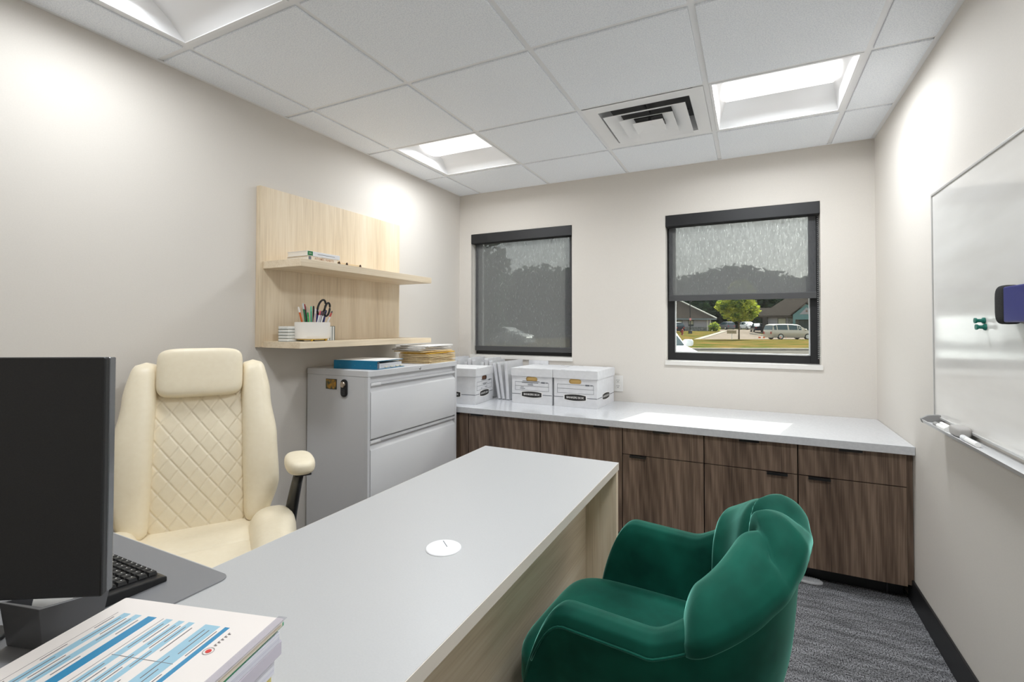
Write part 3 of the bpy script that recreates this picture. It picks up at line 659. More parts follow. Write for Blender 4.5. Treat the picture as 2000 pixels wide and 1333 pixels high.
# ------------------------------------------------------------------ storage boxes and files on the counter
def storage_box(label, cx, cy, rot, lines, hole_dark=False, sides=('front', 'right')):
    """cardboard records box: tapered lid, hand hole, printed panel and oval badge. front = local -Y (12 in wide)"""
    t = thing('storage_box', label, 'storage box', (cx, cy, ZC), rot, 'white cardboard storage boxes on the counter')
    w, d, h, lh = 0.152, 0.190, 0.246, 0.055
    hz = 0.172
    bd = MB()       # body with a hole through the front panel
    hx, hh = 0.044, 0.016
    bd.box((-w, -d+0.003, 0.0005), (w, d, 0.0035)); bd.box((-w, d-0.003, 0.0035), (w, d, h-0.004)); bd.box((-w, -d+0.003, 0.0035), (-w+0.003, d-0.003, h-0.004)); bd.box((w-0.003, -d+0.003, 0.0035), (w, d-0.003, h-0.004))
    bd.box((-w, -d, 0.0005), (w, -d+0.003, hz-hh)); bd.box((-w, -d, hz+hh), (w, -d+0.003, h-0.004)); bd.box((-w, -d, hz-hh), (-hx, -d+0.003, hz+hh)); bd.box((hx, -d, hz-hh), (w, -d+0.003, hz+hh))
    body = loc(bd, 'body', M_CARD, t)
    # rounded ends of the hand hole
    for sgn in (-1, 1):
        e_ = MB(); n = 8; pts = [(sgn*hx, hz-hh), (sgn*hx, hz+hh)]
        arc = [(sgn*(hx-hh*1.0+hh*math.cos(a)), hz+hh*math.sin(a)) for a in [PI/2-PI*k/n for k in range(n+1)]]
        for half in (0, 1):
            seq = arc[:n//2+1] if half == 0 else arc[n//2:]
            corner = (sgn*hx, hz+hh) if half == 0 else (sgn*hx, hz-hh)
            poly = [corner]+(seq if half == 0 else seq)
            e_.prism(poly, -d, -d+0.003, 'Y')
        loc(e_, 'hole_corner', M_CARD, body)
    cont = MB().box((-w+0.01, -d+0.010, 0.01), (w-0.01, d-0.02, 0.205)); loc(cont, 'contents', mat('dark_files', srgb(120, 84, 62), 0.7) if hole_dark else M_CREAMHOLE, t)
    ld = MB(); k = 0.0055
    ld.box((-w-k, -d-k, h-0.003), (w+k, d+k, h)); 
    for a in ((-w-k, -d-k, w+k, -d-k+0.003), (-w-k, d+k-0.003, w+k, d+k), (-w-k, -d-k+0.003, -w-k+0.003, d+k-0.003), (w+k-0.003, -d-k+0.003, w+k, d+k-0.003)):
        ld.box((a[0], a[1], h-lh), (a[2], a[3], h-0.003))
    lid = loc(ld, 'lid', M_CARD, t)
    for x in (-0.09, 0.09):
        for yy in (-d+0.012, d-0.012): loc(MB().box((x-0.016, yy-0.0025, h), (x+0.016, yy+0.0025, h+0.0004)), 'lid_slot', M_GREYINK, lid)
    def face(m, hw, badge_w):
        # printed band, badge and panel lines on one side; m maps local (x right, y up, z out)
        pr = MB()
        def ln(x0, y0, x1, y1, q=0.0008): pr.box((x0, y0, 0), (x1, y1, 0.0004), m)
        bl = 0.064
        ln(-hw+0.001, bl, -badge_w-0.006, bl+0.0038); ln(badge_w+0.006, bl, hw-0.001, bl+0.0038)
        return pr, bl
    m_front = frame_m((0, -d-0.0002, 0), (1, 0, 0), (0, 0, 1))
    m_left = frame_m((-w-0.0002, 0, 0), (0, -1, 0), (0, 0, 1))
    m_right = frame_m((w+0.0002, 0, 0), (0, 1, 0), (0, 0, 1))
    for nm, m, hw in (('front', m_front, w), ('right', m_right, d), ('left', m_left, d)):
        if nm not in sides: continue
        pr, bl = face(m, hw, 0.078)
        if nm == 'front':
            for yy in (0.092, 0.122, 0.150): pr.box((-0.128, yy, 0), (0.128, yy+0.0017, 0.0004), m)
            for xx in (-0.128, 0.1268): pr.box((xx, 0.092, 0), (xx+0.0017, 0.151, 0.0004), m)
            pr.box((0.072, 0.146, 0), (0.100, 0.155, 0.0006), m); pr.box((0.105, 0.148, 0), (0.122, 0.1535, 0.0005), m)
            for (x0, x1, yy) in lines: pr.box((x0, yy, 0), (x1, yy+0.0035, 0.0004), m)
        loc(pr, 'printed_panel', mat('print_grey', srgb(96, 98, 104), 0.7), body)
        def badge(hw_, hh_, b, z):
            n = 10; top = [(hw_-2*hw_*q/n, bl+hh_*(1-0.32*abs(2*q/n-1)**2)) for q in range(n+1)]
            bot = [(-hw_+2*hw_*q/n, bl-hh_*(1-0.32*abs(2*q/n-1)**2)+0.003) for q in range(n+1)]
            pts = top+bot; mb = MB(); mb.add([m @ Vector((x, y, z)) for x, y in pts]+[m @ Vector((x, y, z-b)) for x, y in pts], [tuple(range(len(pts)))]+[(i, (i+1) % len(pts), len(pts)+(i+1) % len(pts), len(pts)+i) for i in range(len(pts))]); return mb
        loc(badge(0.080, 0.0265, 0.0004, 0.0006), 'badge_border', M_PAPER, body)
        bg_ = loc(badge(0.075, 0.0225, 0.0004, 0.0010), 'badge', M_INK, body)
        tm = MB(); text_into(tm, 'BANKERS BOX', 0.0185, m @ TR(0, bl+0.001, 0.0013), 0.0001); loc(tm, 'badge_lettering', M_PAPER, body)
    return t
storage_box('white cardboard storage box wedged between filing cabinet and upright folders', 0.105, 1.860, PI/2+0.10, [(-0.06, 0.03, 0.160), (-0.03, 0.05, 0.132), (-0.02, 0.03, 0.126), (-0.06, -0.04, 0.100), (0.01, 0.05, 0.104)], True, ('front', 'left'))
storage_box('white cardboard storage box with writing on its panel, left of the front pair', 0.640, 2.128, -0.01, [(-0.07, 0.06, 0.156), (-0.075, 0.05, 0.1445), (-0.03, 0.01, 0.136), (-0.03, 0.012, 0.128), (-0.085, -0.06, 0.113), (-0.09, -0.05, 0.103)], False, ('front',))
storage_box('white cardboard storage box with empty panel, beside the wall socket', 0.962, 2.124, -0.03, [], False, ('front', 'right'))
# upright white folders between the boxes, along the wall
fl = 0
spec = [(0.335, 2.18, 0.27, 0.16, 0.022), (0.372, 2.175, 0.275, 0.15, 0.024), (0.410, 2.17, 0.28, 0.06, 0.026)]
wheres = ('leaning upright white file next to the left storage box', 'leaning upright white file, middle of the three in the gap', 'upright white file nearest the middle storage box')
for (x, y, hgt, lean, th), lab in zip(spec, wheres):
    t = thing('document_file', lab, 'file', (x, y, ZC+0.0005), 0, 'upright white files on the counter')
    mtx = TR(0, 0, 0) @ Matrix.Rotation(-lean, 4, 'Y')
    lo = min((mtx @ Vector((a, 0, 0))).z for a in (-th/2, th/2))
    mtx = TR(0, 0, -lo) @ mtx
    MB().box((-th/2, -0.15, 0), (-th/2+0.002, 0.115, hgt), mtx).box((th/2-0.002, -0.15, 0), (th/2, 0.115, hgt), mtx).box((-th/2+0.002, 0.113, 0), (th/2-0.002, 0.115, hgt), mtx).build('cover', M_CARD, t, world=False)
    MB().box((-th/2+0.003, -0.146, 0.003), (th/2-0.003, 0.112, hgt-0.012), mtx).build('papers', noisy('paper_edges_v', srgb(200, 200, 204), srgb(240, 240, 242), 1, 0.8, stretch=(900, 3, 3)), t, world=False)
for k in range(9):
    x = -0.165+k*0.050; hgt = 0.265+0.014*((k*5) % 3)
    t = thing('document_file', '%s white file from the left wall, standing behind the left storage box' % ('first', 'second', 'third', 'fourth', 'fifth', 'sixth', 'seventh', 'eighth', 'ninth')[k], 'file', (x, 2.21, ZC+0.0005), 0, 'row of white files behind the left storage box')
    l = 0.05*((k*7) % 3-1)
    mtx = Matrix.Rotation(-l, 4, 'Y'); lo = min((mtx @ Vector((a, 0, 0))).z for a in (-0.016, 0.016)); mtx = TR(0, 0, -lo) @ mtx
    MB().box((-0.016, -0.11, 0), (-0.014, 0.10, hgt), mtx).box((0.014, -0.11, 0), (0.016, 0.10, hgt), mtx).build('cover', M_CARD, t, world=False)
    MB().box((-0.0135, -0.105, 0.003), (0.0135, 0.098, hgt-0.01), mtx).build('papers', noisy('paper_edges_v', srgb(200, 200, 204), srgb(240, 240, 242), 1, 0.8, stretch=(900, 3, 3)), t, world=False)
t = thing('foam_board', 'thin white board leaning flat behind the pair of storage boxes', 'board', (0.53, 2.325, ZC))
MB().box((0.44, 2.327, ZC+0.0005), (0.605, 2.336, ZC+0.285)).build('sheet_stack', M_CARD, t)

# ------------------------------------------------------------------ whiteboard
BY0, BY1, BZ0, BZ1 = 0.06, 1.304, 0.920, 1.780
wbd = thing('whiteboard', 'large wall-mounted whiteboard with aluminium tray on the right wall', 'whiteboard', (XR, 0.73, BZ0))
MB().box((XR-0.012, BY0, BZ0), (XR-0.0005, BY1, BZ1)).build('writing_surface', noisy('whiteboard_enamel2', srgb(226, 223, 218), srgb(238, 236, 232), 3, 0.1, stretch=(1, 0.6, 3), detail=3), wbd)
for lo, hi in (((XR-0.016, BY0-0.006, BZ1), (XR-0.0005, BY1+0.006, BZ1+0.008)), ((XR-0.016, BY0-0.006, BZ0-0.008), (XR-0.0005, BY1+0.006, BZ0)), ((XR-0.016, BY1, BZ0), (XR-0.0005, BY1+0.006, BZ1)), ((XR-0.016, BY0-0.006, BZ0), (XR-0.0005, BY0, BZ1))):
    MB().box(lo, hi).build('frame_rail', M_ALU, wbd, bevel=0.0008)
tr = MB(); prof = [(XR-0.001, BZ0-0.030), (XR-0.066, BZ0-0.024), (XR-0.070, BZ0-0.012), (XR-0.067, BZ0-0.012), (XR-0.064, BZ0-0.020), (XR-0.001, BZ0-0.024)]
tr.prism(prof, BY0, BY1-0.062, 'Y'); tray = tr.build('tray', mat('tray_white_alu', srgb(222, 222, 222), 0.3, 0.2), wbd)
mb = MB(); mb.prism([(XR-0.001, BZ0-0.031), (XR-0.068, BZ0-0.025), (XR-0.072, BZ0-0.010), (XR-0.05, BZ0+0.004), (XR-0.02, BZ0+0.008), (XR-0.001, BZ0+0.006)], BY1-0.062, BY1-0.046, 'Y'); mb.build('tray_end_cap', mat('grey_end_cap', srgb(150, 148, 146), 0.4), wbd, bevel=0.002)
zt_ = BZ0-0.0215
def marker(y, x, label, capc):
    t = thing('marker_pen', label, 'marker', (x, y, zt_), 0, 'markers in the whiteboard tray')
    mb = MB(); mb.tube([(x, y-0.055, zt_+0.008), (x, y+0.03, zt_+0.008)], 0.0075, 12); mb.build('barrel', M_PAPER, t, smooth=0.6)
    mb = MB(); mb.tube([(x, y+0.03, zt_+0.008), (x, y+0.062, zt_+0.008)], 0.0082, 12); mb.build('cap', mat('cap_'+label[:6], srgb(*capc), 0.4), t, smooth=0.6)
marker(1.14, XR-0.030, 'black capped marker at the far end of the whiteboard tray', (60, 58, 56))
marker(1.10, XR-0.050, 'grey capped marker in front at the far end of the whiteboard tray', (150, 148, 146))
marker(0.86, XR-0.045, 'white marker lying nearer along the whiteboard tray', (222, 222, 222))
t = thing('board_eraser', 'small grey felt eraser lying in the whiteboard tray', 'eraser', (XR-0.04, 0.98, zt_))
MB().sq((XR-0.034, 0.98, zt_+0.0175), (0.022, 0.045, 0.0165), 0.5, 0.6).build('felt_pad', mat('grey_felt', srgb(176, 172, 168), 0.9), t, smooth=True)
t = thing('board_eraser', 'black and blue magnetic eraser stuck on the whiteboard', 'eraser', (XR-0.012, 0.57, 1.325))
MB().sq((XR-0.034, 0.628, 1.324), (0.0218, 0.034, 0.053), 0.45, 0.5).build('felt_edge', noisy('black_felt', srgb(20, 20, 20), srgb(44, 43, 42), 400, 0.95), t, smooth=True)
MB().box((XR-0.054, 0.48, 1.276), (XR-0.0125, 0.604, 1.371)).build('blue_body', mat('blue_plastic', srgb(14, 22, 116), 0.4), t, bevel=0.004)
gm_ = mat('teal_magnet', srgb(10, 112, 96), 0.35)
for k, (y, z, lab) in enumerate(((0.846, 1.2835, 'green push pin magnet, upper of the pair on the whiteboard'), (0.838, 1.2635, 'green push pin magnet, lower of the pair on the whiteboard'))):
    mb = MB(); mb.lathe([(0.010, 0), (0.010, 0.004), (0.0055, 0.008), (0.0055, 0.016), (0.0085, 0.020), (0.0085, 0.024), (0, 0.024)], (0, 0, 0), 18)
    mb.v = [(XR-0.0122-c, y+a, z+b) for a, b, c in mb.v]
    tag(mb.build('push_pin_magnet', gm_, smooth=0.6), lab, 'magnet', 'green magnets on the whiteboard')

# ------------------------------------------------------------------ cream executive chair (front = local -Y)
ec = thing('executive_chair', 'cream leather high-back office chair with diamond quilted back', 'office chair', (0.335, -0.145, 0), math.radians(57))
BZ = (0.515, 1.125)
def back_c(t):      # centre line of the backrest: y, z
    return 0.205+0.035*math.sin(t*PI)*-1+0.155*t, BZ[0]+(BZ[1]-BZ[0])*t
def lerp_tab(tab, t):
    for (a, va), (b, vb) in zip(tab, tab[1:]):
        if t <= b:
            k = (t-a)/(b-a); k = k*k*(3-2*k); return va+(vb-va)*k
    return tab[-1][1]
HW = [(0, 0.228), (0.25, 0.268), (0.5, 0.262), (0.78, 0.240), (1, 0.220)]
CW = [(0, 0.150), (0.5, 0.144), (1, 0.138)]
def quilt(u, v):
    t = 0.02+0.80*v; y, z = back_c(t); x = (2*u-1)*(lerp_tab(CW, t)+0.004)
    d = 0
    p = 0.058
    for s_ in (1, -1):
        q = ((x*0.95+s_*(z-0.5)*0.72)/p) % 1.0; q = min(q, 1-q)*p
        d = max(d, (1.0 if s_ > 0 else 0.75)*math.exp(-(q/0.0026)**2))
    puff = 0.010*(1-abs(2*u-1)**6)
    return Vector((x, y-0.030-puff+0.0034*d, z))
mb = MB(); mb.slab(quilt, lambda u, v: Vector(((2*u-1)*0.15, back_c(0.02+0.8*v)[0]+0.02, back_c(0.02+0.8*v)[1])), 110, 200); loc(mb, 'quilted_panel', M_LEATHER, ec, smooth=1.2)
def bolster(sgn):
    def F(u, v):
        t = v; y, z = back_c(t); a = 2*PI*u
        cw, hw = lerp_tab(CW, t)-0.004, lerp_tab(HW, t)
        cx, rx = (cw+hw)/2, (hw-cw)/2; ry = 0.060
        k = (1-abs(2*v-1)**24)**0.5 if v not in (0, 1) else 0.0
        seam = 1-0.035*sum(math.exp(-((t-s-0.10*(math.cos(a)*1))/0.006)**2) for s in (0.28, 0.72))
        def pw(w, e): return math.copysign(abs(w)**e, w)
        return Vector((sgn*(cx+rx*pw(math.cos(a), 0.75)*max(k, 0.02)), y-0.024+ry*pw(math.sin(a), 0.75)*k*seam, z if 0 < v < 1 else z))
    m = MB(); m.grid(F, 30, 60, cu=True); return m
for s_ in (-1, 1): loc(bolster(s_), 'back_bolster', M_LEATHER, ec, smooth=True)
# outer shell behind
mb = MB(); mb.slab(lambda u, v: Vector(((2*u-1)*(lerp_tab(HW, 0.03+0.94*v)-0.016), back_c(0.03+0.94*v)[0]+0.004, back_c(0.03+0.93*v-0.06*abs(2*u-1)**8*v)[1])), lambda u, v: Vector(((2*u-1)*(lerp_tab(HW, 0.03+0.94*v)-0.03), back_c(0.03+0.94*v)[0]+0.05*(1-abs(2*u-1)**4)+0.012, back_c(0.03+0.93*v-0.06*abs(2*u-1)**8*v)[1])), 16, 20)
loc(mb, 'back_shell', M_LEATHER, ec, smooth=0.8)
yh, zh = back_c(0.895)
mb = MB(); mb.sq((0, yh-0.052, zh+0.022), (0.140, 0.050, 0.092), 0.34, 0.5, 40, 24, Matrix.Rotation(-0.2, 4, 'X')); loc(mb, 'headrest_pillow', M_LEATHER, ec, smooth=True)
def seat_top(u, v):
    x = (2*u-1)*0.172; y = -0.31+0.50*v
    drop = 0.085*max(0, (0.22-v)/0.22)**2.2
    seam = 0.006*math.exp(-((v-0.50)/0.012)**2)+0.007*math.exp(-((abs(x)-0.160)/0.006)**2)
    return Vector((x, y-0.02*(1-v)*(1-(2*u-1)**2), 0.530+0.010*math.sin(v*PI)-drop-seam))
mb = MB(); mb.slab(seat_top, lambda u, v: Vector(((2*u-1)*0.172, -0.28+0.47*v, 0.42)), 40, 60); loc(mb, 'seat_cushion', M_LEATHER, ec, smooth=0.9)
def seat_bol(sgn):
    def F(u, v):
        a = 2*PI*u; k = (1-abs(2*v-1)**4)**0.5 if 0 < v < 1 else 0.0
        y = -0.300+0.50*v
        rx = 0.064+0.026*v; rz = 0.066+0.030*math.sin(min(1, v*1.15)*PI*0.72)
        cx = 0.215+0.030*v
        def pw(w, e): return math.copysign(abs(w)**e, w)
        return Vector((sgn*(cx+rx*pw(math.cos(a), 0.8)*k), y, 0.485+0.014*v+rz*pw(math.sin(a), 0.8)*k))
    m = MB(); m.grid(F, 28, 36, cu=True); return m
for s_ in (-1, 1): loc(seat_bol(s_), 'seat_bolster', M_LEATHER, ec, smooth=True)
for s_ in (-1, 1):
    arm = MB(); arm.tube([(s_*0.318, -0.02, 0.732), (s_*0.318, 0.035, 0.690), (s_*0.312, 0.080, 0.620), (s_*0.305, 0.105, 0.555), (s_*0.295, 0.115, 0.485), (s_*0.26, 0.11, 0.43)], [0.016, 0.018, 0.02, 0.021, 0.02, 0.02], 12, True, 1.3)
    ao = loc(arm, 'armrest', M_BLACK, ec, smooth=True)
    mb = MB(); mb.sq((s_*0.314, -0.048, 0.772), (0.048, 0.105, 0.029), 0.65, 0.75, 32, 16); loc(mb, 'arm_pad', M_LEATHER, ao, smooth=True)
    mb = MB(); mb.box((s_*0.318-0.028, -0.115, 0.7395), (s_*0.318+0.028, 0.03, 0.747)); loc(mb, 'pad_plate', M_DGREY, ao, bevel=0.003)
mb = MB(); mb.box((-0.12, -0.14, 0.385), (0.12, 0.14, 0.42)); loc(mb, 'tilt_plate', M_BLACK, ec, bevel=0.004)
mb = MB(); mb.tube([(0, 0, 0.11), (0, 0, 0.39)], 0.025, 16); loc(mb, 'gas_column', M_BLACK, ec, smooth=0.6)
for k in range(5):
    a = 2*PI*k/5+0.3; c_, s2 = math.cos(a), math.sin(a)
    mb = MB(); mb.tube([(0.02*c_, 0.02*s2, 0.125), (0.17*c_, 0.17*s2, 0.105), (0.30*c_, 0.30*s2, 0.078)], [0.03, 0.024, 0.016], 10); lg = loc(mb, 'base_leg', M_BLACK, ec, smooth=0.6)
    mb = MB()
    for q in (-0.014, 0.014): mb.tube([(0.30*c_-s2*(q-0.008), 0.30*s2+c_*(q-0.008), 0.03), (0.30*c_-s2*(q+0.008), 0.30*s2+c_*(q+0.008), 0.03)], 0.0298, 16)
    loc(mb, 'caster', M_BLACK, lg, smooth=0.6)

# ------------------------------------------------------------------ green velvet armchair (front = local -Y)
gc = thing('armchair', 'dark green velvet tub armchair with a scalloped petal back', 'armchair', (1.822, 0.168, 0), math.radians(-94))
def sstep(a, b, x):
    k = min(1, max(0, (x-a)/(b-a))); return k*k*(3-2*k)
def shell_path(s):
    """s in -1..1 from the front of one arm round the back to the other: x, y, outward normal, ridge height"""
    sg = 1 if s >= 0 else -1; q = abs(s)
    if q > 0.55:                      # straight arm
        k = (q-0.55)/0.45; x = sg*(0.272+0.006*k); y = 0.02-0.315*k; n = Vector((sg, 0.0, 0))
        h = 0.638+0.012*k
        if y < -0.165: h -= 0.27*((-0.165-y)/0.13)**2.1
    else:
        ph = q/0.55*PI/2; x = sg*0.272*math.sin(ph)**0.9; y = 0.02+0.218*max(0.0, math.cos(ph))**0.9
        n = Vector((sg*math.sin(ph), math.cos(ph), 0)); h = 0.638+0.172*min(1, max(0, (0.55-q)/0.46))**0.95
    return x, y, n, h
def shell(u, v):
    s = 2*u-1; x, y, n, h = shell_path(s); q = abs(s)
    b = 1-sstep(0.25, 0.62, q)       # how much of a backrest this is
    prof = [(-0.060, 0.17), (-0.030, 0.26), (-0.004, 0.40), (0.018+0.012*b, 0.55 if h > 0.6 else 0.17+0.38*(h-0.17)/0.47), (0.026+0.022*b, h-0.045), (0.022+0.020*b, h-0.018), (0.006+0.012*b, h-0.002), (-0.012, h), (-0.030, h-0.010), (-0.040, h-0.034), (-0.044, h-0.09), (-0.046, 0.34), (-0.07, 0.30), (-0.075, 0.17)]
    zc = [min(z, h-0.0005*(13-abs(6-k))) if 2 <= k <= 11 else min(z, h-0.02) for k, (o, z) in enumerate(prof)]
    f = v*len(prof); i = int(f) % len(prof); k = f-int(f); j = (i+1) % len(prof)
    o = prof[i][0]*(1-k)+prof[j][0]*k; z = zc[i]*(1-k)+zc[j]*k
    lo = 0.90+0.10*sstep(0.17, 0.5, z)
    return Vector((x*lo+n.x*o, y*lo+n.y*o, z))
mb = MB(); NU, NV = 97, 42
mb.grid(shell, NU, NV, cv=True)
mb.add([shell(0, j/NV) for j in range(NV)], [tuple(range(NV))]); mb.add([shell(1, j/NV) for j in range(NV)], [tuple(range(NV))])
so = loc(mb, 'shell', M_VELVET, gc, smooth=True, weld=True)
md = so.modifiers.new('soft', 'SUBSURF'); md.levels = 1; md.render_levels = 1
# piping seam that follows the outer edge of the arms and back
sp = []
for k in range(121):
    s = -0.93+1.86*k/120; x, y, n, h = shell_path(s); b = 1-sstep(0.25, 0.62, abs(s)); o = 0.0285+0.022*b
    lo = 0.90+0.10*sstep(0.17, 0.5, h-0.04); sp.append((x*lo+n.x*o, y*lo+n.y*o, h-0.043))
mb = MB(); mb.tube(sp, 0.0026, 6); loc(mb, 'piping', M_VELVET, so, smooth=True)
mb = MB()
def seatfn(p):
    if p.z > 0: p.z += 0.012*(1-(p.x/0.24)**2)*(1-(p.y/0.24)**2)
    return p
mb.sq((0, -0.108, 0.395), (0.236, 0.250, 0.072), 0.42, 0.42, 48, 24, None, seatfn); loc(mb, 'seat_cushion', M_VELVET, gc, smooth=True)
def seg_dist(p, a, b):
    ab = (b[0]-a[0], b[1]-a[1]); k = ((p[0]-a[0])*ab[0]+(p[1]-a[1])*ab[1])/(ab[0]**2+ab[1]**2); k = min(1, max(0, k))
    return math.hypot(p[0]-a[0]-ab[0]*k, p[1]-a[1]-ab[1]*k)
C0 = (0.0, 0.20)              # where the creases meet, in metres across and up the inner back
CREASE = [(C0, (0.0, 0.60)), (C0, (0.115, 0.44)), (C0, (-0.115, 0.44)), ((0.115, 0.44), (0.135, 0.60)), ((-0.115, 0.44), (-0.135, 0.60))]
def back_pad(u, v):
    """padded back: inner face, roll-over and outer seam, puffed between the creases"""
    w = 2*u-1; q = abs(w)*0.47; s_ = q*(1 if w >= 0 else -1)
    x, y, n, h = shell_path(s_)
    ph = w*1.34
    prof = [(-0.050, 0.36), (-0.066, 0.42), (-0.070, 0.50), (-0.068, 0.50+(h-0.50)*0.35), (-0.062, 0.50+(h-0.50)*0.7), (-0.046, h-0.012), (-0.020, h+0.018), (0.012, h+0.016), (0.036, h-0.006), (0.048, h-0.036), (0.040, h-0.050)]
    N = len(prof)-1; f = v*N; i = min(N-1, int(f)); k = f-i
    def cr(a0, a1, a2, a3, t): return 0.5*((2*a1)+(a2-a0)*t+(2*a0-5*a1+4*a2-a3)*t*t+(3*a1-a0-3*a2+a3)*t*t*t)
    g = lambda j: prof[min(N, max(0, j))]
    o = cr(g(i-1)[0], g(i)[0], g(i+1)[0], g(i+2)[0], k); z = cr(g(i-1)[1], g(i)[1], g(i+1)[1], g(i+2)[1], k)
    to, tz = g(i+1)[0]-g(i)[0], g(i+1)[1]-g(i)[1]; l = math.hypot(to, tz) or 1; no, nz = -tz/l, to/l
    if i > 0:
        to2, tz2 = g(i)[0]-g(i-1)[0], g(i)[1]-g(i-1)[1]; l2 = math.hypot(to2, tz2) or 1; no = no*(0.5+k/2)+(-tz2/l2)*(0.5-k/2); nz = nz*(0.5+k/2)+(to2/l2)*(0.5-k/2)
    arc = ph*0.225; up = v*0.60
    d = min(seg_dist((arc, up), a_, b_) for a_, b_ in CREASE)
    puff = 1-math.exp(-(d/0.026)**1.1)*(1-0.35*sstep(0.45, 0.62, v))*(1-sstep(0.72, 0.92, v))
    edge = min(1, max(0, (1-v)/0.16))**0.6
    wrk = 0.0016*math.sin(95*arc+14*up)*math.exp(-(d/0.05)**2)*(1 if v > 0.5 else 0.3)
    D = (0.046*puff-0.016)*edge+wrk
    o += no*D; z += nz*D
    er = min(1, (1-abs(w))/0.13); er = math.sqrt(max(0, 1-(1-er)**2))       # rounded ends where the pad meets the arms
    o = -0.012+(o+0.012)*er if v < 0.62 else o*(0.35+0.65*er)+0.0; z = z if v < 0.3 else h-0.03+(z-h+0.03)*er if z > h-0.03 else z
    lo = 0.90+0.10*sstep(0.17, 0.5, z)
    return Vector((x*lo+n.x*o, y*lo+n.y*o, z))
def back_under(u, v):
    w = 2*u-1; q = abs(w)*0.47; x, y, n, h = shell_path(q*(1 if w >= 0 else -1))
    z = 0.36+(h-0.05-0.36)*min(1, v*1.6) ; return Vector((x*0.98+n.x*(-0.02+0.04*max(0, v-0.6)), y*0.98+n.y*(-0.02+0.04*max(0, v-0.6)), z))
mb = MB(); mb.slab(back_pad, back_under, 140, 90); loc(mb, 'back_cushion', M_VELVET, gc, smooth=2.0)
for x in (-0.19, 0.19):
    for y in (-0.2, 0.16):
        mb = MB(); mb.tube([(x*0.9, y*0.9, 0.19), (x*1.05, y*1.08, 0.0)], [0.018, 0.010], 12); loc(mb, 'leg', M_BLACK, gc, smooth=0.6)
mb = MB(); mb.box((-0.22, -0.27, 0.17), (0.22, 0.19, 0.335)); loc(mb, 'seat_base', M_VELVET, gc, bevel=0.03, seg=4, smooth=0.8)

# ------------------------------------------------------------------ on the desk
def rrect(x0, y0, x1, y1, r, n=6):
    pts = []
    for cx, cy, a0 in ((x1-r, y1-r, 0), (x0+r, y1-r, PI/2), (x0+r, y0+r, PI), (x1-r, y0+r, 1.5*PI)):
        pts += [(cx+r*math.cos(a0+PI/2*k/n), cy+r*math.sin(a0+PI/2*k/n)) for k in range(n+1)]
    return pts
M_MAT = mat('grey_desk_pad', srgb(132, 132, 134), 0.5)
tag(MB().prism(rrect(0.30, -0.93, 1.028, -0.480, 0.022), ZD, ZD+0.003, 'Z').build('desk_pad', M_MAT, bevel=0.0008), 'large grey desk pad with rounded corners under the keyboard', 'desk pad')
kb = thing('keyboard', 'black computer keyboard on the grey desk pad', 'keyboard', (0.71, -0.605, ZD+0.003))
kz = ZD+0.003
MB().prism([(-0.665, kz), (-0.552, kz), (-0.552, kz+0.010), (-0.56, kz+0.0125), (-0.657, kz+0.021), (-0.665, kz+0.016)], 0.492, 0.932, 'X').build('case', M_BLACK, kb, bevel=0.002)
# key caps share one mesh
capm = MB(); capm.add([(-0.0082, -0.0082, 0), (0.0082, -0.0082, 0), (0.0082, 0.0082, 0), (-0.0082, 0.0082, 0), (-0.0064, -0.0066, 0.0065), (0.0064, -0.0066, 0.0065), (0.0064, 0.006, 0.0065), (-0.0064, 0.006, 0.0065)], [(0, 3, 2, 1), (4, 5, 6, 7), (0, 1, 5, 4), (1, 2, 6, 5), (2, 3, 7, 6), (3, 0, 4, 7)])
cap0 = capm.build('key', M_BLACKM, kb, world=False); first = True
lg0 = MB().box((-0.0042, 0.0008, 0.0066), (-0.0018, 0.0030, 0.0067)).build('legend', M_PAPER, cap0, world=False)
for r in range(5):
    for c in range(22):
        if c == 15 or c == 18: continue
        y = -0.568-r*0.0178; xx = 0.922-0.0185-c*0.0186
        zz = 0.0125+(-0.56-y)*0.0876+0.001
        o, l = (cap0, None) if first else (cap0.copy(), lg0.copy())
        if not first:
            COL.objects.link(o); COL.objects.link(l); o.parent = kb; l.parent = o
        first = False
        o.location = (xx-kb.location.x, y-kb.location.y, zz); o.rotation_euler = (-0.087, 0, 0)

mon = thing('computer_monitor', 'large black computer monitor seen from behind on the desk', 'monitor', (0.832, -0.884, ZD+0.003), math.radians(31.0))
MWX, MZ0, MZ1 = 0.305, 0.101, 0.474
loc(MB().box((-MWX, -0.012, MZ0), (MWX, 0.0, MZ1)), 'back_cover', noisy('monitor_back', srgb(24, 24, 25), srgb(34, 34, 35), 600, 0.4), mon, bevel=0.003)
loc(MB().box((-MWX+0.001, 0.0002, MZ0+0.001), (MWX-0.001, 0.014, MZ1-0.001)), 'screen_housing', mat('monitor_edge', srgb(120, 121, 123), 0.25, 0.6), mon, bevel=0.002)
loc(MB().box((-MWX+0.01, 0.0142, MZ0+0.02), (MWX-0.01, 0.0148, MZ1-0.01)), 'screen', M_BLACK, mon)
loc(MB().box((-0.03, -0.035, 0.006), (0.03, -0.0125, 0.30)), 'stand_neck', M_BLACK, mon, bevel=0.004)
loc(MB().prism(rrect(-0.100, -0.11, 0.100, 0.09, 0.03), 0.0, 0.008, 'Z'), 'stand_base', M_BLACK, mon, bevel=0.002)

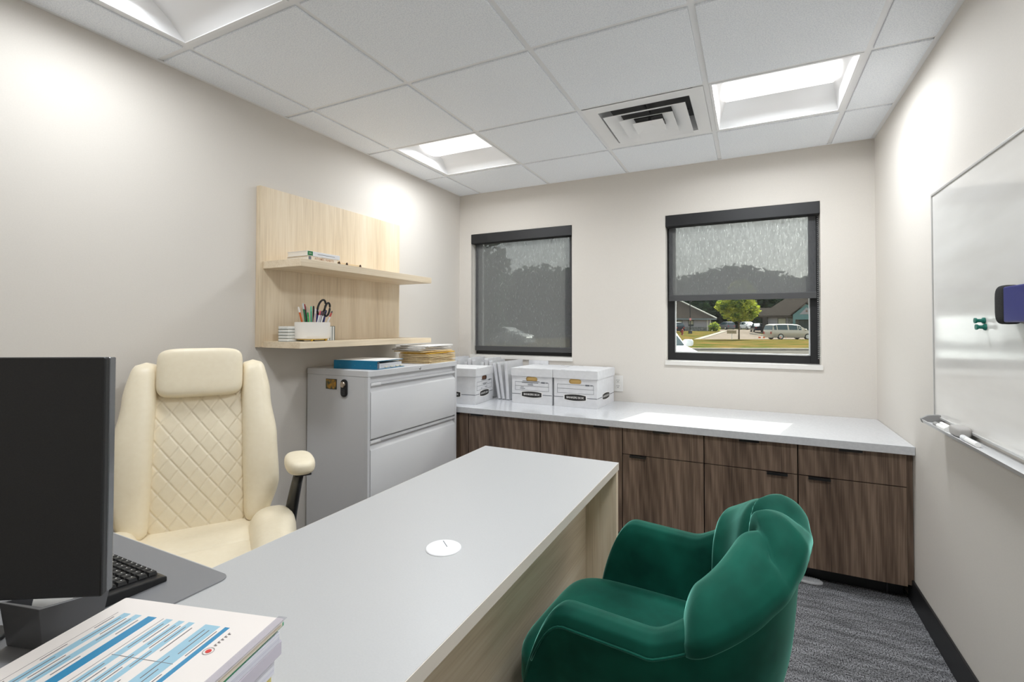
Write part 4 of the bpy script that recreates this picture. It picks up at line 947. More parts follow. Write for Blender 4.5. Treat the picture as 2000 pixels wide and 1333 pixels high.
# small paper printer below the monitor: open tub with a curl of paper
lp = thing('receipt_printer', 'dark grey open-topped paper printer under the monitor edge', 'printer', (0.985, -0.742, ZD+0.003), math.radians(0))
def tub(pts_top, pts_bot, zt, zb, th=0.006):
    c = Vector((sum(p[0] for p in pts_top)/4, sum(p[1] for p in pts_top)/4))
    inn = [tuple(Vector(p)+(c-Vector(p)).normalized()*th*1.4) for p in pts_top]
    vs = [(x, y, zb) for x, y in pts_bot]+[(x, y, zt) for x, y in pts_top]+[(x, y, zt) for x, y in inn]+[(x, y, zb+0.03) for x, y in inn]
    fs = [(3, 2, 1, 0)]
    for k in range(4):
        n = (k+1) % 4; fs += [(k, n, 4+n, 4+k), (4+k, 4+n, 8+n, 8+k), (8+k, 8+n, 12+n, 12+k)]
    fs.append((12, 13, 14, 15)); m = MB(); m.add(vs, fs); return m
top4 = [(0.905, -0.792), (0.990, -0.772), (1.018, -0.690), (0.930, -0.700)]
bot4 = [(0.915, -0.785), (0.985, -0.765), (1.006, -0.698), (0.935, -0.705)]
tub(top4, bot4, 0.811, ZD+0.0032).build('housing', mat('printer_grey', srgb(92, 92, 94), 0.3), lp, bevel=0.001)
mb = MB(); ax = Vector((0.05, 0.06, 0)).normalized(); sd = Vector((ax.y, -ax.x, 0))
mb.slab(lambda u, v: Vector((0.962, -0.739, 0.792))+ax*(0.026*(2*v-1))+sd*(0.020*math.cos(PI*u*1.1))+Vector((0, 0, 0.030*math.sin(PI*u*1.1))), lambda u, v: Vector((0.962, -0.739, 0.792))+ax*(0.026*(2*v-1))+sd*(0.019*math.cos(PI*u*1.1))+Vector((0, 0, 0.029*math.sin(PI*u*1.1))), 16, 3)
mb.build('paper_curl', M_PAPER, lp, smooth=0.6)

# stack of files in the foreground
SA = math.radians(15.2); SC = Vector((1.346, -0.852)); 
layers = [ # thickness, size x, size y, dx, dy, drot, material, name, label, category
 (0.030, 0.258, 0.300, 0.000, 0.000, 0.0, M_MANILA, 'manila_folder', 'thick manila folder at the bottom of the foreground stack', 'folder'),
 (0.010, 0.245, 0.296, 0.004, -0.004, -0.02, mat('brown_card', srgb(150, 128, 110), 0.6), 'card_folder', 'thin brown folder low in the foreground stack', 'folder'),
 (0.014, 0.240, 0.292, 0.002, -0.004, 0.02, mat('pale_yellow', srgb(226, 214, 140), 0.6), 'paper_bundle', 'pale yellow papers low in the foreground stack', 'papers'),
 (0.022, 0.240, 0.290, 0.002, 0.0, 0.0, noisy('paper_edges_h', srgb(196, 196, 212), srgb(240, 240, 246), 1, 0.7, stretch=(3, 3, 900)), 'paper_bundle', 'white papers in the middle of the foreground stack', 'papers'),
 (0.018, 0.256, 0.298, 0.0, 0.002, 0.01, mat('lilac_sleeve', srgb(196, 190, 202), 0.25), 'plastic_wallet', 'glossy lilac plastic wallet near the top of the foreground stack', 'wallet'),
 (0.014, 0.252, 0.297, 0.0, 0.0, -0.01, noisy('paper_edges_h', (0,0,0,1), (0,0,0,1)), 'paper_bundle', 'greyish papers right below the green folder in the stack', 'papers'),
 (0.004, 0.266, 0.304, -0.006, 0.004, 0.035, mat('green_card', srgb(66, 150, 110), 0.5), 'card_folder', 'thin green folder peeking out under the top page', 'folder'),
 (0.008, 0.262, 0.300, -0.002, 0.001, 0.012, mat('cream_page', srgb(236, 224, 206), 0.7), 'paper_bundle', 'cream papers just below the printed top page', 'papers'),
 (0.003, 0.262, 0.300, 0.0, 0.0, 0.0, mat('top_page', srgb(240, 232, 226), 0.5), 'printed_page', 'printed page with blue table rows on top of the stack', 'page')]
z = ZD+0.0004
for (th, lx, ly, dx, dy, dr, m, nm, lab, cat) in layers:
    t = MB().prism(rrect(-lx/2, -ly/2, lx/2, ly/2, 0.003, 3), 0, th, 'Z').build(nm, m, bevel=0.0006 if th > 0.005 else 0)
    t.location = (SC.x+dx, SC.y+dy, z); t.rotation_euler = (0, 0, SA+dr); tag(t, lab, cat, 'stack of files in the foreground'); z += th+0.0003
page = t; PT = 0.0032
M_CB1 = mat('print_blue', srgb(52, 140, 184), 0.5); M_CB2 = mat('print_light_blue', srgb(158, 198, 216), 0.5); M_PT = mat('print_text', srgb(120, 112, 112), 0.6); M_RED = mat('print_red', srgb(220, 60, 52), 0.5)
pr = MB()
def bar(s, x0, x1, y0=-0.146, y1=0.118, dz=0.0): pr.slot(s).box((x0, y0, PT+dz-0.0002), (x1, y1, PT+dz))
bar(0, 0.0665, 0.0735); bar(0, -0.056, -0.042)
bar(1, 0.036, 0.059); bar(1, 0.010, 0.019); bar(1, -0.006, 0.003); bar(1, -0.026, -0.016); bar(1, -0.077, -0.067); bar(1, -0.096, -0.085)
rnd = random.Random(3)
for xx in (-0.1015, -0.0905, -0.081, -0.0735, -0.0615, -0.0205, -0.0115, -0.0015, 0.0065, 0.0145, 0.0245, 0.044, 0.051, 0.0625):
    y = 0.108
    while y > -0.13:
        ln = rnd.uniform(0.018, 0.05); bar(2, xx-0.0006, xx+0.0006, y-ln, y, 0.0002); y -= ln+rnd.uniform(0.012, 0.05)
for yy in (0.045, -0.01, -0.07): bar(2, -0.028, 0.060, yy, yy+0.0006, 0.0001)
bar(2, -0.1065, -0.106); bar(2, -0.031, -0.0304)
pr.slot(3).lathe([(0.0035, 0), (0.0035, 0.0003), (0, 0.0003)], (0.083, 0.073, PT), 16)
pr.slot(2)
for k in range(24):
    a = 2*PI*k/24; a2 = 2*PI*(k+1)/24
    pr.add([(0.083+0.0066*math.cos(a), 0.073+0.0066*math.sin(a), PT+0.0002), (0.083+0.0066*math.cos(a2), 0.073+0.0066*math.sin(a2), PT+0.0002), (0.083+0.0060*math.cos(a2), 0.073+0.0060*math.sin(a2), PT+0.0002), (0.083+0.0060*math.cos(a), 0.073+0.0060*math.sin(a), PT+0.0002)], [(0, 1, 2, 3)])
for k in range(5): pr.box((0.0812, 0.083+k*0.0056, PT), (0.0850, 0.0846+k*0.0056, PT+0.0002)); pr.box((0.0812, 0.0846+k*0.0056, PT), (0.0820, 0.0866+k*0.0056, PT+0.0002))
pr.build('printed_table', [M_CB1, M_CB2, M_PT, M_RED], page, world=False)
sl = MB(); sl.box((0.121, -0.15, 0.00335), (0.1335, 0.152, 0.0045)); sl.build('clear_sleeve_edge', M_CLEAR, page, world=False)

# ------------------------------------------------------------------ outside: site axes run with the street (a across, d away)
AX, DXV = Vector((_c, _s, 0)), Vector((-_s, _c, 0))
def site(a, d, z=0.0): return Vector((CX, CY, 0))+AX*a+DXV*d+Vector((0, 0, z))
def gz(d):
    tab = [(0, -0.2), (54, -0.2), (80, 0.42), (105, 0.72), (400, 2.0)]
    for (p, zp), (q, zq) in zip(tab, tab[1:]):
        if d <= q: return zp+(zq-zp)*(d-p)/(q-p)
    return 2.0
def acr(u, d): return (u-1000)/FPX*d
def hgt(v, d): return CZ+(PPY-v)/FPX*d+PITCH*d
M_ASPH = noisy('asphalt', srgb(90, 87, 83), srgb(110, 105, 100), 3, 0.9, spec=0.0)
M_LOT = noisy('pale_asphalt', srgb(120, 109, 100), srgb(140, 128, 118), 0.6, 0.9, spec=0.0)
M_GRASS = noisy('dry_grass', srgb(66, 78, 34), srgb(116, 94, 56), 0.5, 0.95, stretch=(1, 1, 1), detail=8, pos=(0.35, 0.62), spec=0.0)
M_MEADOW = noisy('meadow', srgb(74, 88, 44), srgb(122, 114, 68), 0.2, 0.95, detail=6, spec=0.0)
M_KERB = noisy('concrete_kerb', srgb(150, 143, 134), srgb(176, 167, 156), 2, 0.85, spec=0.0)
def patch(name, pts, m, lift=0.0, step=4.0):
    """ground sheet over a quad of (a, d) corners that follows the rise of the site, with some thickness"""
    (a0, d0), (a1, d1), (a2, d2), (a3, d3) = pts
    n = 16
    def top(u, v):
        d = (d0+(d1-d0)*u)*(1-v)+(d3+(d2-d3)*u)*v; a = (a0+(a1-a0)*u)*(1-v)+(a3+(a2-a3)*u)*v
        return site(a, d, gz(d)+lift)
    mb = MB(); mb.slab(top, lambda u, v: top(u, v)-Vector((0, 0, 0.3+lift)), 6, n)
    return struct(name, mb, m)
patch('ground_parking', [(-140, 4), (180, 4), (180, 54), (-140, 54)], M_ASPH)
patch('ground_lot', [(-140, 54), (180, 54), (180, 108), (-140, 108)], M_LOT, -0.02)
patch('ground_meadow', [(-200, 108), (260, 108), (260, 210), (-200, 210)], M_MEADOW, 0.0)
patch('ground_verge', [(-140, 31.5), (180, 29.5), (180, 53.5), (-140, 53.5)], M_GRASS, 0.08)
patch('ground_lawn', [(-60, 53.5), (20.0, 53.5), (36.5, 84), (-60, 84)], M_GRASS, 0.06)
patch('kerb_verge', [(-140, 30.9), (180, 28.9), (180, 29.5), (-140, 31.5)], M_KERB, 0.13)
patch('kerb_drive', [(20.2, 53.6), (20.9, 53.6), (37.6, 84), (36.9, 84)], M_KERB, 0.10)
patch('kerb_island', [(33.6, 62.0), (46, 60.5), (46, 61.2), (34.0, 62.7)], M_KERB, 0.10)
patch('kerb_island_side', [(33.6, 62.0), (34.0, 62.7), (36.0, 72), (35.5, 72)], M_KERB, 0.10)
patch('ground_island', [(34.1, 62.7), (46, 61.2), (46, 71), (36.2, 72)], M_GRASS, 0.07)

def leaf_crown(blobs, n, size, seed, core=0.8):
    """leafy crown: many small tilted leaves over an uneven inner mass"""
    r = random.Random(seed); mb = MB()
    for (c, rad) in blobs:
        bm = bmesh.new(); bmesh.ops.create_icosphere(bm, subdivisions=2, radius=1.0)
        idx = {}
        vs = []
        for v in bm.verts:
            k = core*(0.85+0.35*mnoise.noise(v.co*1.7+Vector((seed, c[0], c[2]))))
            idx[v.index] = len(vs); vs.append((c[0]+v.co.x*rad[0]*k, c[1]+v.co.y*rad[1]*k, c[2]+v.co.z*rad[2]*k))
        fs = [tuple(idx[v.index] for v in f.verts) for f in bm.faces]; bm.free()
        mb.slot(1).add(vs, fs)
    tot = sum(rad[0]*rad[1]+rad[0]*rad[2] for c, rad in blobs)
    mb.slot(0); V = []; F = []
    for (c, rad) in blobs:
        for k in range(int(n*(rad[0]*rad[1]+rad[0]*rad[2])/tot)):
            d = Vector((r.gauss(0, 1), r.gauss(0, 1), r.gauss(0, 1))).normalized(); q = r.uniform(0.72, 1.06)
            p = Vector((c[0]+d.x*rad[0]*q, c[1]+d.y*rad[1]*q, c[2]+d.z*rad[2]*q)); s_ = size*r.uniform(0.6, 1.3)
            e1 = Vector((r.gauss(0, 1), r.gauss(0, 1), r.gauss(0, 0.5))).normalized(); e2 = e1.cross(Vector((r.gauss(0, 1), r.gauss(0, 1), r.gauss(0, 1)))).normalized()
            i = len(V); V += [p-e1*s_-e2*s_*0.6, p+e1*s_-e2*s_*0.6, p+e1*s_+e2*s_*0.6, p-e1*s_+e2*s_*0.6]; F.append((i, i+1, i+2, i+3))
    mb.add(V, F); return mb
def leafm(name, lo, hi):
    m = noisy(name, lo, hi, 1.2, 0.8, detail=3); nt, b = nodes(m)
    tr = nt.nodes.new('ShaderNodeBsdfTranslucent'); mx = nt.nodes.new('ShaderNodeMixShader'); mx.inputs[0].default_value = 0.45
    out = [n for n in nt.nodes if n.type == 'OUTPUT_MATERIAL'][0]; rp = [n for n in nt.nodes if n.type == 'VALTORGB'][0]
    nt.links.new(rp.outputs[0], tr.inputs[0]); nt.links.new(b.outputs[0], mx.inputs[1]); nt.links.new(tr.outputs[0], mx.inputs[2]); nt.links.new(mx.outputs[0], out.inputs[0])
    return m
M_LEAF = leafm('maple_leaf', srgb(86, 118, 34), srgb(196, 196, 70))
M_LEAFD = leafm('dark_leaf', srgb(30, 52, 42), srgb(68, 94, 60))
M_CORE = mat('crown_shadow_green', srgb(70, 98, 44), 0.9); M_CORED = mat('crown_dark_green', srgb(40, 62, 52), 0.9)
M_BARK = noisy('bark', srgb(70, 56, 44), srgb(110, 92, 76), 6, 0.9, stretch=(4, 4, 1))
def tree(name, label, a, d, h, blobs, n, size, ml, mc, group=None, tr=0.12, seed=1):
    t = thing(name, label, 'tree', site(a, d, gz(d)), YAW, group)
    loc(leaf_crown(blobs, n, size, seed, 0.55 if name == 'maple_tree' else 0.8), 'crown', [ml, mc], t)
    mb = MB(); mb.tube([(0, 0, -0.1), (0.02, 0, h*0.5), (0, 0.03, h)], [tr, tr*0.8, tr*0.5], 10)
    for k in range(5):
        an = k*1.3; z0 = h*(0.55+0.08*k); mb.tube([(0, 0, z0), (0.5*math.cos(an)*h*0.25, 0.5*math.sin(an)*h*0.25, z0+h*0.22)], [tr*0.5, tr*0.2], 6)
    loc(mb, 'trunk', M_BARK, t, smooth=0.6)
    return t
tree('maple_tree', 'young yellow green maple tree on the grass verge outside', acr(1443, 53), 53, 3.2,
     [((0, 0, 4.1), (1.65, 1.6, 1.4)), ((-1.6, 0, 3.8), (0.95, 0.9, 0.75)), ((1.5, 0.2, 3.3), (0.85, 0.9, 0.85)), ((0.3, 0, 5.4), (1.3, 1.2, 1.2)), ((-0.4, 0, 2.75), (1.3, 1.1, 0.65)), ((0.8, 0, 2.6), (0.9, 0.9, 0.5))], 2600, 0.13, M_LEAF, M_CORE, tr=0.10, seed=5)
# far wood behind the parking lot: two crowns, copied
far = [(1325, 120, 545), (1352, 135, 535), (1385, 126, 528), (1412, 140, 520), (1440, 128, 517), (1468, 142, 520), (1497, 128, 527), (1525, 138, 536), (1552, 126, 544), (1582, 136, 538), (1612, 130, 540), (1300, 138, 540)]
proto = {}
ORD = ('first', 'second', 'third', 'fourth', 'fifth', 'sixth', 'seventh', 'eighth', 'ninth', 'tenth', 'eleventh', 'twelfth')
wherefar = ['wood edge']
for i, (u, d, vtop) in enumerate(far):
    hh = hgt(vtop, d)-gz(d)
    kd = i % 2
    if kd not in proto:
        bl = [((0, 0, 6.2), (3.6, 3.4, 3.4)), ((-1.9, 0.4, 3.9), (2.6, 2.4, 2.6)), ((2.0, -0.4, 4.2), (2.6, 2.6, 2.8)), ((0.2, -0.8, 2.4), (3.0, 2.2, 2.2))] if kd == 0 else [((0, 0, 6.6), (2.9, 3.0, 3.0)), ((-1.6, 0, 4.6), (2.5, 2.6, 3.0)), ((1.9, 0.2, 3.6), (2.9, 2.4, 2.9)), ((-0.6, -1, 2.0), (3.2, 2.4, 2.0))]
        o = tree('woodland_tree', 'dark green tree in the dense wood far behind the parking lot', acr(u, d), d, 5.0, bl, 1500, 0.34, M_LEAFD, M_CORED, 'far trees behind the parking lot', 0.3, 11+kd); proto[kd] = o
    else: o = copy_tree(proto[kd])
    o.location = site(acr(u, d), d, gz(d)-0.2); k = hh/9.6; o.scale = (k*1.25, k*1.25, k); o.rotation_euler = (0, 0, YAW+i*1.9)
    o['label'] = 'dark green tree of the far wood, %s from the left in the right window' % ORD[sorted(q[0] for q in far).index(u)]
# trees seen through the left blind
left = [(922, 40, 455, 0.95, 'tall dark tree at the left edge of the left window'), (968, 62, 562, 1.1, 'low tree filling the gap left of the broad tree'), (1055, 66, 517, 1.55, 'broad rounded tree in the middle of the left window'), (1112, 70, 524, 1.3, 'tree at the right edge of the left window'), (1015, 80, 556, 1.5, 'dark tree behind the broad rounded tree')]
for i, (u, d, vtop, kw, lab) in enumerate(left):
    o = copy_tree(proto[i % 2]); hh = hgt(vtop, d)-gz(d)
    o.location = site(acr(u, d), d, gz(d)-0.15); k = hh/9.6; o.scale = (k*kw, k*kw, k); o.rotation_euler = (0, 0, YAW+2.0+i*1.1)
    o['label'] = lab; o['group'] = 'trees seen through the left blind'
hd = tree('hedge', 'long low hedge crossing the left window behind the car', acr(1030, 58), 58, 0.6, [((x, 0, 0.9), (1.6, 1.0, 1.25)) for x in (-6, -4, -2, 0, 2, 4, 6, 8)], 1400, 0.16, M_LEAFD, M_CORED, None, 0.08, 21)
hd['category'] = 'hedge'
sb = tree('shrub', 'small green shrub at the corner of the left building outside', acr(1395, 84), 84, 0.3, [((0, 0, 0.7), (1.0, 0.9, 0.9))], 260, 0.12, M_LEAF, M_CORE, None, 0.05, 31)
sb['category'] = 'shrub'

# ---- vehicles
def car(label, st, hw, paint, pos, rot, wheels, wr=0.33, group='parked vehicles outside', cat='car'):
    """st: stations (x, belt z, roof z) from rear to front, front = +X"""
    t = thing('parked_'+cat, label, cat, pos, rot, group)
    n = len(st)
    def sec(k):
        x, zb, zr = st[k]; w = hw*(0.86 if k in (0, n-1) else (0.95 if k in (1, n-2) else 1.0))
        rw = w*(0.93 if zr-zb < 0.1 else 0.76)
        h = [(w*0.90, 0.20), (w, 0.34), (w, 0.34+(zb-0.34)*0.6), (w*0.965, zb), (rw+0.02, zr-0.05*(zr > zb+0.1)), (rw-0.10, zr), (0, zr+0.015)]
        return [(x, y, z) for y, z in h]+[(x, -y, z) for y, z in reversed(h[:-1])]
    S = [sec(k) for k in range(n)]; m = len(S[0]); mb = MB()
    mb.add([p for s_ in S for p in s_], [(k*m+i, k*m+i+1, (k+1)*m+i+1, (k+1)*m+i) for k in range(n-1) for i in range(m-1)]+[((k)*m, (k+1)*m, (k+1)*m+m-1, k*m+m-1) for k in range(n-1)]+[tuple(range(m)), tuple((n-1)*m+i for i in range(m))])
    body = loc(mb, 'body', paint, t, smooth=0.7)
    gl = MATS.get('car_glass') or mat('car_glass', srgb(58, 78, 84), 0.08)
    cab = [k for k in range(n) if st[k][2]-st[k][1] > 0.1]
    for sg in (0, 1):
        for k in cab[:-1]:
            A, B_ = S[k], S[k+1]
            ia, ib = (3, 4) if sg == 0 else (m-4, m-5)
            q = [Vector(A[ia]), Vector(B_[ia]), Vector(B_[ib]), Vector(A[ib])]
            c = sum(q, Vector())/4; nn = (q[1]-q[0]).cross(q[3]-q[0]).normalized()
            if nn.y*(1 if sg == 0 else -1) < 0: nn = -nn
            q = [c+(p-c)*0.86+nn*0.012 for p in q]
            b2_ = MB(); b2_.add(q+[p-nn*0.02 for p in q], [(0, 1, 2, 3), (0, 4, 5, 1), (1, 5, 6, 2), (2, 6, 7, 3), (3, 7, 4, 0)]); loc(b2_, 'side_window', gl, t)
    for nm, k0, k1 in (('rear_window', cab[0]-1, cab[0]), ('windscreen', cab[-1]+1, cab[-1])):
        A, B_ = S[k0], S[k1]
        q = [Vector(A[3]), Vector(A[m-4]), Vector(B_[m-5]), Vector(B_[4])]
        q[0].z = q[1].z = st[k0][2]
        c = sum(q, Vector())/4; nn = (q[1]-q[0]).cross(q[3]-q[0]).normalized()
        if nn.z < 0: nn = -nn
        q = [c+(p-c)*0.94+nn*0.02 for p in q]
        b2_ = MB(); b2_.add(q+[p-nn*0.03 for p in q], [(0, 1, 2, 3), (0, 4, 5, 1), (1, 5, 6, 2), (2, 6, 7, 3), (3, 7, 4, 0)]); loc(b2_, nm, gl, t)
    for x in wheels:
        for sg in (-1, 1):
            w = MB(); w.tube([(x, sg*(hw-0.18), wr), (x, sg*(hw+0.015), wr)], wr, 24); wo_ = loc(w, 'wheel', M_BLACK, t, smooth=0.6)
            w = MB(); w.tube([(x, sg*(hw-0.0), wr), (x, sg*(hw+0.022), wr)], wr*0.66, 18); loc(w, 'hubcap', M_ALU, wo_, smooth=0.6)
    kf = cab[-1]
    for sg in (-1, 1):
        mm = MB(); mm.sq((st[kf+1][0]-0.35, sg*(hw+0.13), st[kf+1][1]+0.10), (0.09, 0.12, 0.085), 0.6, 0.7, 14, 8); loc(mm, 'wing_mirror', paint, t, smooth=True)
        loc(MB().box((st[0][0]-0.01, sg*hw*0.70-0.10, 0.62), (st[1][0]+0.02, sg*hw*0.70+0.12, st[0][1]-0.02)), 'tail_light', MATS.get('tail_red') or mat('tail_red', srgb(170, 40, 36), 0.3), t)
        loc(MB().box((st[-2][0]+0.02, sg*hw*0.68-0.13, 0.58), (st[-1][0]+0.01, sg*hw*0.68+0.12, 0.70)), 'headlight', M_CHROME, t)
    return t
VAN = [(-2.52, 0.92, 0.92), (-2.46, 1.05, 1.08), (-2.30, 1.06, 1.66), (-1.95, 1.06, 1.74), (-0.6, 1.05, 1.76), (0.55, 1.04, 1.70), (0.95, 1.03, 1.56), (1.65, 1.02, 1.05), (2.35, 0.86, 0.90), (2.54, 0.55, 0.62)]
SED = [(-2.25, 0.80, 0.82), (-2.1, 0.92, 0.95), (-1.45, 0.94, 0.98), (-0.85, 0.94, 1.36), (0.0, 0.93, 1.44), (0.45, 0.92, 1.36), (1.15, 0.90, 0.94), (2.0, 0.76, 0.80), (2.22, 0.50, 0.56)]
SUV = [(-2.22, 0.86, 0.90), (-2.15, 1.0, 1.04), (-1.85, 1.02, 1.56), (-1.2, 1.02, 1.66), (0.1, 1.0, 1.67), (0.6, 1.0, 1.56), (1.25, 0.98, 1.02), (2.05, 0.90, 0.93), (2.22, 0.55, 0.60)]
P_TAN = mat('beige_paint', srgb(196, 186, 172), 0.3, 0.2); P_WHITE = mat('white_paint', srgb(238, 240, 240), 0.25); P_GREY = mat('grey_paint', srgb(96, 98, 106), 0.3, 0.3); P_DARK = mat('dark_paint', srgb(38, 42, 54), 0.25, 0.3)
d = 55.5; car('beige minivan parked along the far edge of the verge', VAN, 0.98, P_TAN, site(acr(1540, d), d, gz(d)), YAW+0.06, (-1.55, 1.60), 0.34, cat='van')
d = 104; car('dark grey car far down the parking lot seen from behind', SUV, 0.92, P_GREY, site(acr(1418.5, d), d, gz(d)), YAW+PI/2+0.05, (-1.4, 1.4))
d = 104; car('white car far down the parking lot facing the window', SUV, 0.90, P_WHITE, site(acr(1460, d), d, gz(d)), YAW-PI/2, (-1.4, 1.4))
d = 82; car('dark car partly hidden behind the corner of the right building', SED, 0.90, P_DARK, site(acr(1480, d), d, gz(d)), YAW+PI/2-0.30, (-1.35, 1.35))
d = 12.5; car('white car close outside the right window, only its windscreen edge showing', SUV, 0.93, P_WHITE, site(acr(1341, 11.25)-0.90, d, gz(d)), YAW-PI/2, (-1.4, 1.4))
d = 39; car('white sedan seen through the left blind', SED, 0.92, P_WHITE, site(acr(990, d), d, gz(d)), YAW-0.6, (-1.35, 1.35))
d = 84; car('dark car at the left end of the left building', SUV, 0.92, P_DARK, site(acr(1312, 78), 78, gz(78)), YAW+PI/2+0.3, (-1.4, 1.4))

# ---- buildings across the lot
M_SIDING = noisy('lilac_siding', srgb(150, 146, 152), srgb(170, 166, 170), 1, 0.8, stretch=(0.3, 0.3, 14)); M_STONE = noisy('grey_stone', srgb(96, 98, 98), srgb(146, 144, 138), 3.5, 0.9, detail=2)
M_SHINGLE = noisy('shingles', srgb(66, 60, 56), srgb(92, 84, 78), 3.0, 0.9, stretch=(1, 1, 4), spec=0.0); M_FASCIA = mat('white_fascia', srgb(214, 210, 200), 0.6); M_TEAL = mat('teal_trim', srgb(98, 134, 136), 0.6)
M_PANE = mat('dark_pane', srgb(80, 90, 92), 0.1); M_WFR = mat('window_trim', srgb(70, 72, 72), 0.5)
def house_window(parent, x, y, z0, z1, w):
    f = loc(MB().box((x-w/2, y-0.06, z0), (x+w/2, y+0.02, z1)), 'window', M_WFR, parent)
    k = 0.09; zm = (z0+z1)/2-0.25
    loc(MB().box((x-w/2+k, y-0.075, zm+0.04), (x+w/2-k, y-0.055, z1-k)), 'pane', mat('pale_pane', srgb(176, 172, 150), 0.2), f)
    loc(MB().box((x-w/2+k, y-0.075, z0+k), (x+w/2-k, y-0.055, zm-0.04)), 'pane', M_PANE, f)
D = 88
lb = thing('office_building', 'low siding building with hipped shingle roof, left outside', 'building', site(acr(1388, D), D, gz(D)), YAW)
W_, DP, EV = 24.0, 13.0, hgt(622, D)-gz(D)
loc(MB().box((-W_, 0, -0.2), (0, DP, EV)), 'wall', M_SIDING, lb); loc(MB().box((-W_-0.05, -0.08, -0.2), (0.08, DP, EV*0.32)), 'stone_base', M_STONE, lb)
ov = 0.75; rh = 6.2
def hip(x0, x1, y0, y1, z, rh, inset):
    ym = (y0+y1)/2
    vs = [(x0, y0, z), (x1, y0, z), (x1, y1, z), (x0, y1, z), (x0+inset, ym, z+rh), (x1-inset, ym, z+rh)]
    m = MB(); m.add(vs+[(x, y, zz-0.25) for x, y, zz in vs[:4]], [(0, 1, 5, 4), (1, 2, 5), (2, 3, 4, 5), (3, 0, 4), (6, 9, 8, 7), (0, 6, 7, 1), (1, 7, 8, 2), (2, 8, 9, 3), (3, 9, 6, 0)]); return m
ro = loc(hip(-W_-ov, ov, -ov, DP+ov, EV, rh, 9.5), 'roof', M_SHINGLE, lb)
mb = MB(); mb.tube([(ov+0.02, -ov-0.02, EV+0.03), (ov-9.5, DP/2, EV+rh+0.04)], 0.14, 6); loc(mb, 'hip_cap', M_FASCIA, ro)
loc(MB().box((-W_-ov, -ov-0.06, EV-0.24), (ov, -ov-0.001, EV-0.02)), 'fascia', mat('grey_fascia', srgb(120, 132, 138), 0.6), ro)
for px in (1327.5, 1349.5): house_window(lb, acr(px, D)-acr(1388, D), 0, EV*0.38, EV*0.86, 0.95)
for x in (-0.05, -0.65): loc(MB().box((x-0.07, -0.14, 0), (x+0.07, -0.02, EV)), 'corner_board', M_FASCIA, lb)
D = 73
rb = thing('office_building', 'stone building with teal gabled porch, right outside', 'building', site(acr(1500, D), D, gz(D)), YAW-0.49)
EV = hgt(616, D)-gz(D); KX = 0.88
loc(MB().box((0, 0, -0.2), (22, 11, EV)), 'wall', M_SIDING, rb)
loc(MB().box((-0.75, -0.6, -0.2), (-0.05, 0.3, EV)), 'stone_pillar', mat('dark_stone', srgb(66, 60, 58), 0.9), rb)
loc(MB().box((2.6, -0.12, -0.2), (4.6, -0.001, EV)), 'stone_panel', M_STONE, rb)
x1 = KX*(acr(1527, D)-acr(1500, D))
house_window(rb, x1, 0, EV*0.25, EV*0.86, 1.15)
loc(hip(-1.2, 23, -0.9, 12, EV, 3.9, 5.2), 'roof', M_SHINGLE, rb)
mb = MB(); x0 = -1.2; mb.add([(-1.2, -0.9, EV), (4.6, -0.9, EV), (4.6, 1.0, EV+1.2), (-1.2, 1.0, EV+1.2), (-1.2, 4, EV+1.2), (4.6, 4, EV+1.2), (-1.2, 4, EV), (4.6, 4, EV)], [(0, 1, 2, 3), (3, 2, 5, 4), (0, 3, 4, 6), (1, 7, 5, 2), (4, 5, 7, 6), (0, 6, 7, 1)]); loc(mb, 'porch_roof', M_SHINGLE, rb)
gx0, gx1, gm0 = (KX*(acr(q, D)-acr(1500, D)) for q in (1547, 1600, 1572))
gab = MB(); gab.prism([(gx0, EV-0.65), (gx1, EV-0.65), (gx1, EV+0.05), (gm0, EV+1.6), (gx0, EV+0.05)], -1.7, -1.4, 'Y'); go_ = loc(gab, 'gable', M_TEAL, rb)
loc(MB().prism([(gx0+0.8, EV+0.1), (gx1-0.8, EV+0.1), (gm0, EV+1.1)], -1.74, -1.705, 'Y'), 'gable_panel', M_SIDING, go_)
mb = MB(); mb.tube([(gm0, -1.70, EV+0.55), (gm0, -1.79, EV+0.55)], 0.14, 14); loc(mb, 'round_vent', mat('vent_brown', srgb(128, 104, 96), 0.7), go_)
loc(MB().prism([(gx0-0.3, EV+0.0), (gm0, EV+1.72), (gx1+0.3, EV+0.0), (gx1+0.3, EV+0.14), (gm0, EV+1.90), (gx0-0.3, EV+0.14)], -1.95, 1.0, 'Y'), 'gable_roof', M_SHINGLE, rb)
for x in (gx0+0.15, gx1-0.15): loc(MB().box((x-0.15, -1.68, -0.1), (x+0.15, -1.42, EV-0.65)), 'porch_post', M_TEAL, rb)
loc(MB().box((gx0+0.8, -0.15, 0), (gx1-0.6, -0.01, EV*0.8)), 'porch_glazing', M_PANE, rb)

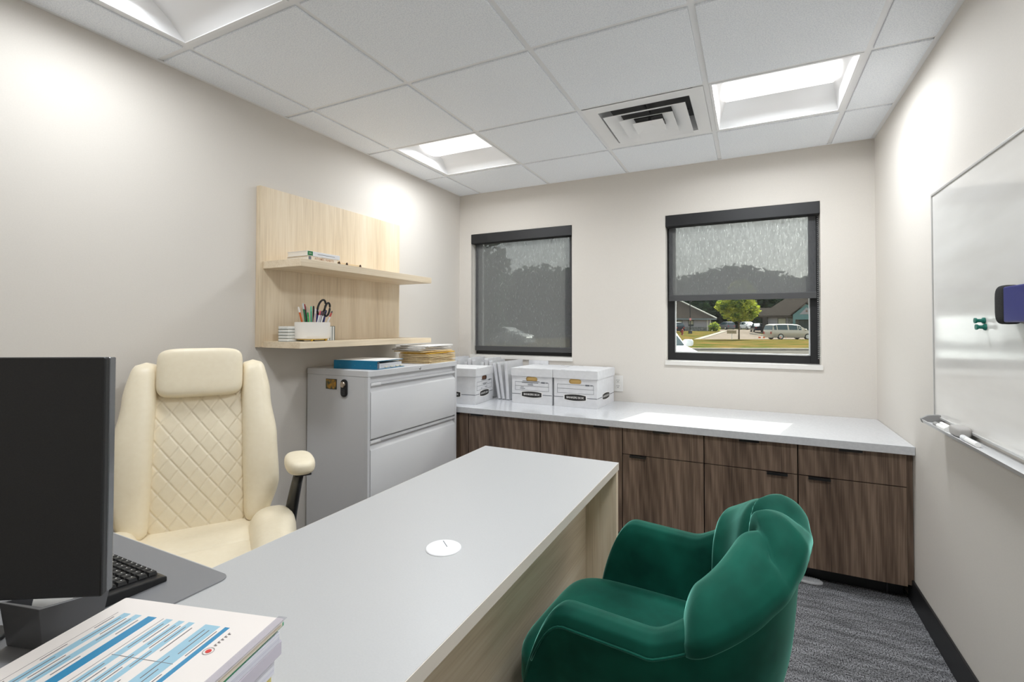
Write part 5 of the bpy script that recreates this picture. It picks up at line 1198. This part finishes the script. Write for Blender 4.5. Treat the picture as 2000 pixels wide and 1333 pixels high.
# ---- street furniture
d = 71; t = thing('street_lamp', 'dark slim street lamp post in front of the left building', 'street lamp', site(acr(1348, d), d, gz(d)), YAW)
mb = MB(); mb.tube([(0, 0, 0), (0, 0, hgt(590, d)-gz(d))], 0.07, 8); loc(mb, 'pole', M_FRAME, t); loc(MB().box((-0.22, -0.22, 0), (0.22, 0.22, 0.55)), 'plinth', M_DGREY, t, bevel=0.03)
loc(MB().box((-0.14, -0.10, 2.0), (0.14, -0.075, 2.35)), 'notice', mat('pink_notice', srgb(222, 150, 150), 0.6), t)
mb = MB(); mb.box((-0.08, -0.9, hgt(590, d)-gz(d)), (0.08, 0.1, hgt(590, d)-gz(d)+0.12)); loc(mb, 'lamp_head', M_FRAME, t)
d = 66; t = thing('fire_hydrant', 'red fire hydrant on the lawn outside the right window', 'hydrant', site(acr(1332.5, d), d, gz(d)+0.05), YAW)
M_HYD = mat('hydrant_red', srgb(150, 56, 46), 0.5)
mb = MB(); mb.lathe([(0.17, 0), (0.17, 0.06), (0.12, 0.08), (0.12, 0.62), (0.15, 0.64), (0.15, 0.68), (0.09, 0.80), (0.03, 0.86)], (0, 0, 0), 14); loc(mb, 'barrel', M_HYD, t, smooth=0.6)
for sg in (-1, 1):
    mb = MB(); mb.tube([(sg*0.1, 0, 0.5), (sg*0.24, 0, 0.5)], 0.06, 10); loc(mb, 'nozzle', M_HYD, t)
d = 51.5; t = thing('lawn_sign', 'tan rectangular sign on a thin post beside the maple', 'sign', site(acr(1429, d), d, gz(d)+0.08), YAW)
z0, z1 = hgt(651.5, d)-gz(d)-0.08, hgt(645, d)-gz(d)-0.08
loc(MB().box((-0.50, -0.02, z0), (0.50, 0.02, z1)), 'board', noisy('tan_board', srgb(150, 130, 104), srgb(178, 158, 128), 5, 0.7), t)
mb = MB(); mb.tube([(0.02, 0, 0), (0.02, 0, z0)], 0.025, 8); loc(mb, 'post', M_ALU, t)
M_FLAG = mat('orange_flag', srgb(238, 120, 80), 0.6)
for i, (u, lab) in enumerate(((1481, 'orange marker flag beside the maple, leftmost of four'), (1490, 'orange marker flag beside the maple, second of four'), (1523, 'orange marker flag at the rear wheel of the minivan'), (1535, 'orange marker flag under the middle of the minivan'))):
    d = 53.2; t = thing('marker_flag', lab, 'flag', site(acr(u, d), d, gz(d)+0.08), YAW+0.3*i, 'orange marker flags')
    mb = MB(); mb.tube([(0, 0, 0), (0, 0, 0.30)], 0.008, 5); loc(mb, 'stick', M_ALU, t); loc(MB().box((0, -0.004, 0.14), (0.26, 0.004, 0.30)), 'pennant', M_FLAG, t)
